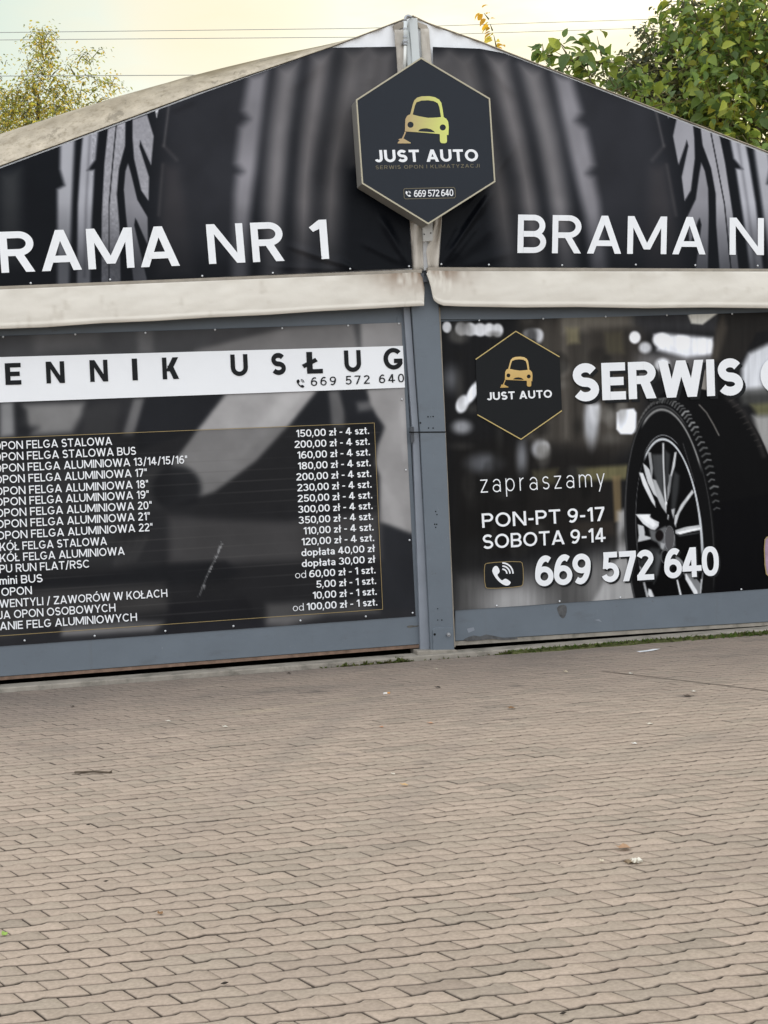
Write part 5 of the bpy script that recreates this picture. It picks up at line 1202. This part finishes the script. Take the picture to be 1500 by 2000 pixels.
# ------------------------------------------------------------------ weeds and litter
def build_weeds():
    pos, dr, sz, cs = [], [], [], []
    def put(x, y, n, s, spread=10, c=((.09, .11, .025), (.07, .09, .025), (.12, .13, .04), (.10, .085, .04))):
        for _ in range(n):
            g = G(x + rng.normal(0, spread), y + rng.normal(0, 1.1)); g[2] = -.002; g[1] = min(g[1], -.222)
            pos.append(g); dr.append((rng.normal(0, .8), rng.normal(0, .6) - .1, rng.uniform(.2, 1))); sz.append(s * rng.uniform(.5, 1.3)); cs.append(np.array(c[int(rng.integers(len(c)))]) * rng.normal(1, .15))
    for x, y, n, s in ((622, 1300, 10, .03), (665, 1297, 26, .035), (700, 1292, 44, .035), (735, 1289, 50, .04), (760, 1287, 45, .045), (780, 1286, 30, .035), (820, 1284, 8, .02), (860, 1281, 10, .022), (900, 1279, 12, .022), (930, 1278, 10, .02), (972, 1275, 30, .03)):
        put(x, y, n, s, 9)
    for x in np.arange(985, 1640, 8):
        y = 1272 - (x - 1000) * .066; dens = 34 if 1040 < x < 1300 else 20
        put(x, y, int(dens * 2.2), .042, 6, ((.085, .135, .025), (.07, .11, .025), (.12, .155, .035), (.09, .085, .035)))
    V, fc, cc = leaves(np.array(pos), np.array(dr, float), np.array(sz), np.clip(np.array(cs), .01, .5), width=.45)
    o = link('weeds', V, fc, M_MOSS, colors=cc); tag(o, 'low green weeds and moss growing along the concrete threshold', 'weeds', kind='stuff')
    # mossy crust under them
    pts = []
    for x in np.arange(985, 1640, 6): pts.append((x, 1272 - (x - 1000) * .066))
    V = []; f = []
    for i, (x, y) in enumerate(pts):
        g = G(x, y); w_ = .035 + .03 * float(vnoise(np.array(x * .05), np.array(.5), 9)); h_ = .018 + .016 * float(vnoise(np.array(x * .11), np.array(2.5), 3)); y0 = -.217
        V += [(g[0], y0, h_ * .6), (g[0], y0 - w_ * .45, h_), (g[0], y0 - w_ * 1.2, -.006)]
        if i: k = 3 * i; f += [(k - 3, k - 2, k + 1, k), (k - 2, k - 1, k + 2, k + 1)]
    o = link('moss_strip', V, f, mat('moss_crust', (.075, .08, .03), .95, .1, var=.4, scale=30, bump=.8, bscale=90), smooth=True); tag(o, 'dark moss crust along the foot of the right gate', 'moss', kind='stuff')
build_weeds()

def litter(name, label, x, y, size, col, kind='leaf', ang=0.0, curl=.3, lift=.004, cat=None, group='litter on the paving'):
    g = G(x, y, .004); a = ang
    size *= .72
    if kind == 'leaf':
        T = np.array([(0, 0, .0), (-.30, .2, .10), (-.42, .45, .16), (-.25, .8, .12), (0, 1.05, curl), (.22, .8, .10), (.38, .45, .22), (.30, .2, .12), (0, .3, .02), (0, .68, .08)]) * size
        Fc = [(0, 8, 1), (1, 8, 2), (2, 8, 9), (2, 9, 3), (3, 9, 4), (0, 7, 8), (7, 6, 8), (6, 9, 8), (6, 5, 9), (5, 4, 9)]
        T = T + rng.normal(0, .03 * size, T.shape) * np.array((1, 1, .6)); T[:, 2] = np.abs(T[:, 2])
        c, s = math.cos(a), math.sin(a); Rm = np.array(((c, -s, 0), (s, c, 0), (0, 0, 1)))
        V = (T - np.array((0, .5 * size, 0))) @ Rm.T + g + np.array((0, 0, lift))
        o = link(name, V, Fc, M_DRY, colors=np.tile(np.array(col) * 1.0, (len(V), 1)))
        m = o.modifiers.new('thick', 'SOLIDIFY'); m.thickness = .0012
    else:
        b = MB(); c, s = math.cos(a), math.sin(a)
        if kind == 'pod':
            ts = np.linspace(0, 1, 7); b.tube([g + np.array((c * size * (t - .5), s * size * (t - .5), .007)) for t in ts], [max(.0008, .16 * size * math.sin(math.pi * min(.97, max(.03, t)))) for t in ts], 7)
        o = b.build(name, M_DRY, colors=np.tile(np.array(col), (len(b.v), 1)))
    return tag(o, label, cat or 'leaf', group)
BR, OR, PA, DK, GR = (.22, .12, .055), (.50, .26, .10), (.55, .47, .33), (.035, .028, .022), (.25, .36, .08)
for (x, y, s, c, a, lab) in (
    (790, 1535, .055, (.55, .36, .18), 1.3, 'curled orange leaf alone in the middle of the yard'), (841, 1414, .05, (.50, .29, .18), 1.5, 'pinkish orange leaf below the dark leaf, near the post'),
    (855, 1344, .06, DK, 1.2, 'small black leaf in line with the post'), (999, 1385, .075, BR, 1.55, 'long brown leaf lying flat in front of the right gate'),
    (1218, 1659, .085, (.36, .22, .13), 1.5, 'thin brown leaf just above the pale crumpled scrap'), (9, 1827, .04, GR, .4, 'bright green leaf at the left edge of the yard'),
    (1105, 1313, .045, PA, 1.2, 'pale scrap of leaf among the weeds side of the right gate'), (1232, 1317, .05, (.6, .58, .5), 1.9, 'white flake lying on the straight cut joint'),
    (1355, 1352, .05, (.6, .56, .48), 1.5, 'pale flake close under the cut joint on the right'), (1269, 1416, .055, (.6, .55, .45), 1.5, 'flat cream flake below the cut joint'),
    (1239, 1454, .04, (.66, .64, .58), 1.2, 'tiny white flake between two cream flakes on the right'), (958, 1448, .04, (.55, .48, .36), 1.5, 'cream flake below the brown leaf'),
    (768, 1513, .03, (.6, .55, .45), .8, 'cream speck of leaf just above the orange leaf'), (853, 1308, .035, (.6, .55, .42), 1.6, 'pale leaf chip closest to the post'),
    (440, 1421, .05, (.58, .54, .45), 1.5, 'cream leaf chip left of the middle, before the left gate'), (329, 1410, .045, (.6, .56, .48), 1.6, 'cream leaf chip nearer the left edge, before the left gate'),
    (141, 1381, .045, DK, 1.3, 'dark leaf scrap under the left end of the price banner'), (564, 1316, .045, DK, 1.6, 'dark leaf scrap close to the left gate'),
    (1343, 1361, .07, (.12, .09, .07), 1.5, 'dark brown leaf by the cut joint at right'), (895, 1282, .03, OR, 1.0, 'small orange leaf beside the foot of the post'),
    (313, 1786, .035, BR, .7, 'brown leaf shred in the left foreground'), (1175, 1683, .03, (.5, .43, .32), .3, 'cream chip left of the crumpled scrap'), (745, 1421, .03, (.5, .22, .1), .9, 'reddish leaf crumb left of the pinkish leaf')):
    litter('fallen_leaf', lab, x, y, s, c, ang=a)
for (x, y, s, a, lab) in ((207, 1724, .028, .1, 'black seed pod in the left foreground'), (439, 1924, .035, .2, 'black seed pod near the bottom edge'), (1093, 1689, .02, .4, 'tiny black seed in the right middle of the yard'), (1100, 1983, .03, .2, 'black seed pod at the very bottom right'), (173, 1613, .03, .2, 'dark seed pod left of the middle')):
    litter('seed_pod', lab, x, y, s, DK, 'pod', a, cat='seed pod')
# crumpled pale scrap
g = G(1236, 1687); V = []; Fq = []
nn = 8
for i in range(nn):
    for j in range(nn): V.append((g[0] - .035 + .07 * i / 7 + rng.normal(0, .003), g[1] - .03 + .06 * j / 7 + rng.normal(0, .003), .006 + abs(rng.normal(0, .006)) * (1.4 if i > 3 else .7)))
for i in range(nn - 1):
    for j in range(nn - 1):
        if (i - 3.5) ** 2 + (j - 3.5) ** 2 < 13: Fq.append((i * nn + j, (i + 1) * nn + j, (i + 1) * nn + j + 1, i * nn + j + 1))
cl_ = np.array([((.68, .64, .54) if (k // nn) > 3 else (.22, .16, .10)) for k in range(nn * nn)])
o = link('crumpled_scrap', V, Fq, M_DRY, colors=cl_); tag(o, 'pale crumpled scrap with a brown end in the right foreground', 'litter', 'litter on the paving')
# cigarette end
g = G(755, 1354, .008); b = MB(); b.tube([g + np.array((-.022, 0, 0)), g + np.array((.004, .003, 0))], .006, 8); b.tube([g + np.array((.004, .003, 0)), g + np.array((.024, .005, 0))], .0062, 8)
o = b.build('cigarette_end', M_DRY, colors=np.array([(.75, .73, .68)] * 16 + [(.55, .26, .08)] * 16)); tag(o, 'cigarette end, white with an orange tip', 'cigarette end', 'litter on the paving')
# bird dropping streak
g0 = [(1243, 1272), (1262, 1270), (1275, 1267.5), (1290, 1267), (1278, 1270), (1266, 1272), (1250, 1273.5)]
vs = [tuple(G(x, y, .0065)) for x, y in g0]; o = link('white_splash', vs, [tuple(range(len(vs)))[::-1]], M_WHITE); tag(o, 'white dried splash on the paving before the right gate', 'stain', 'litter on the paving')
# forked twig
b = MB(); a_, m_, e_ = G(146, 1508, .012), G(183, 1507, .014), G(219, 1508.5, .008)
b.tube([a_, m_, G(200, 1508, .01), e_], [.005, .006, .006, .004], 6); b.tube([m_, G(165, 1509.5, .006), G(140, 1513, .004)], [.004, .003, .0015], 5); b.tube([G(214, 1508, .01), G(219, 1505, .02)], [.004, .002], 5)
o = b.build('fallen_twig', M_BARK); tag(o, 'dark forked twig lying in the left of the yard', 'twig', 'litter on the paving')
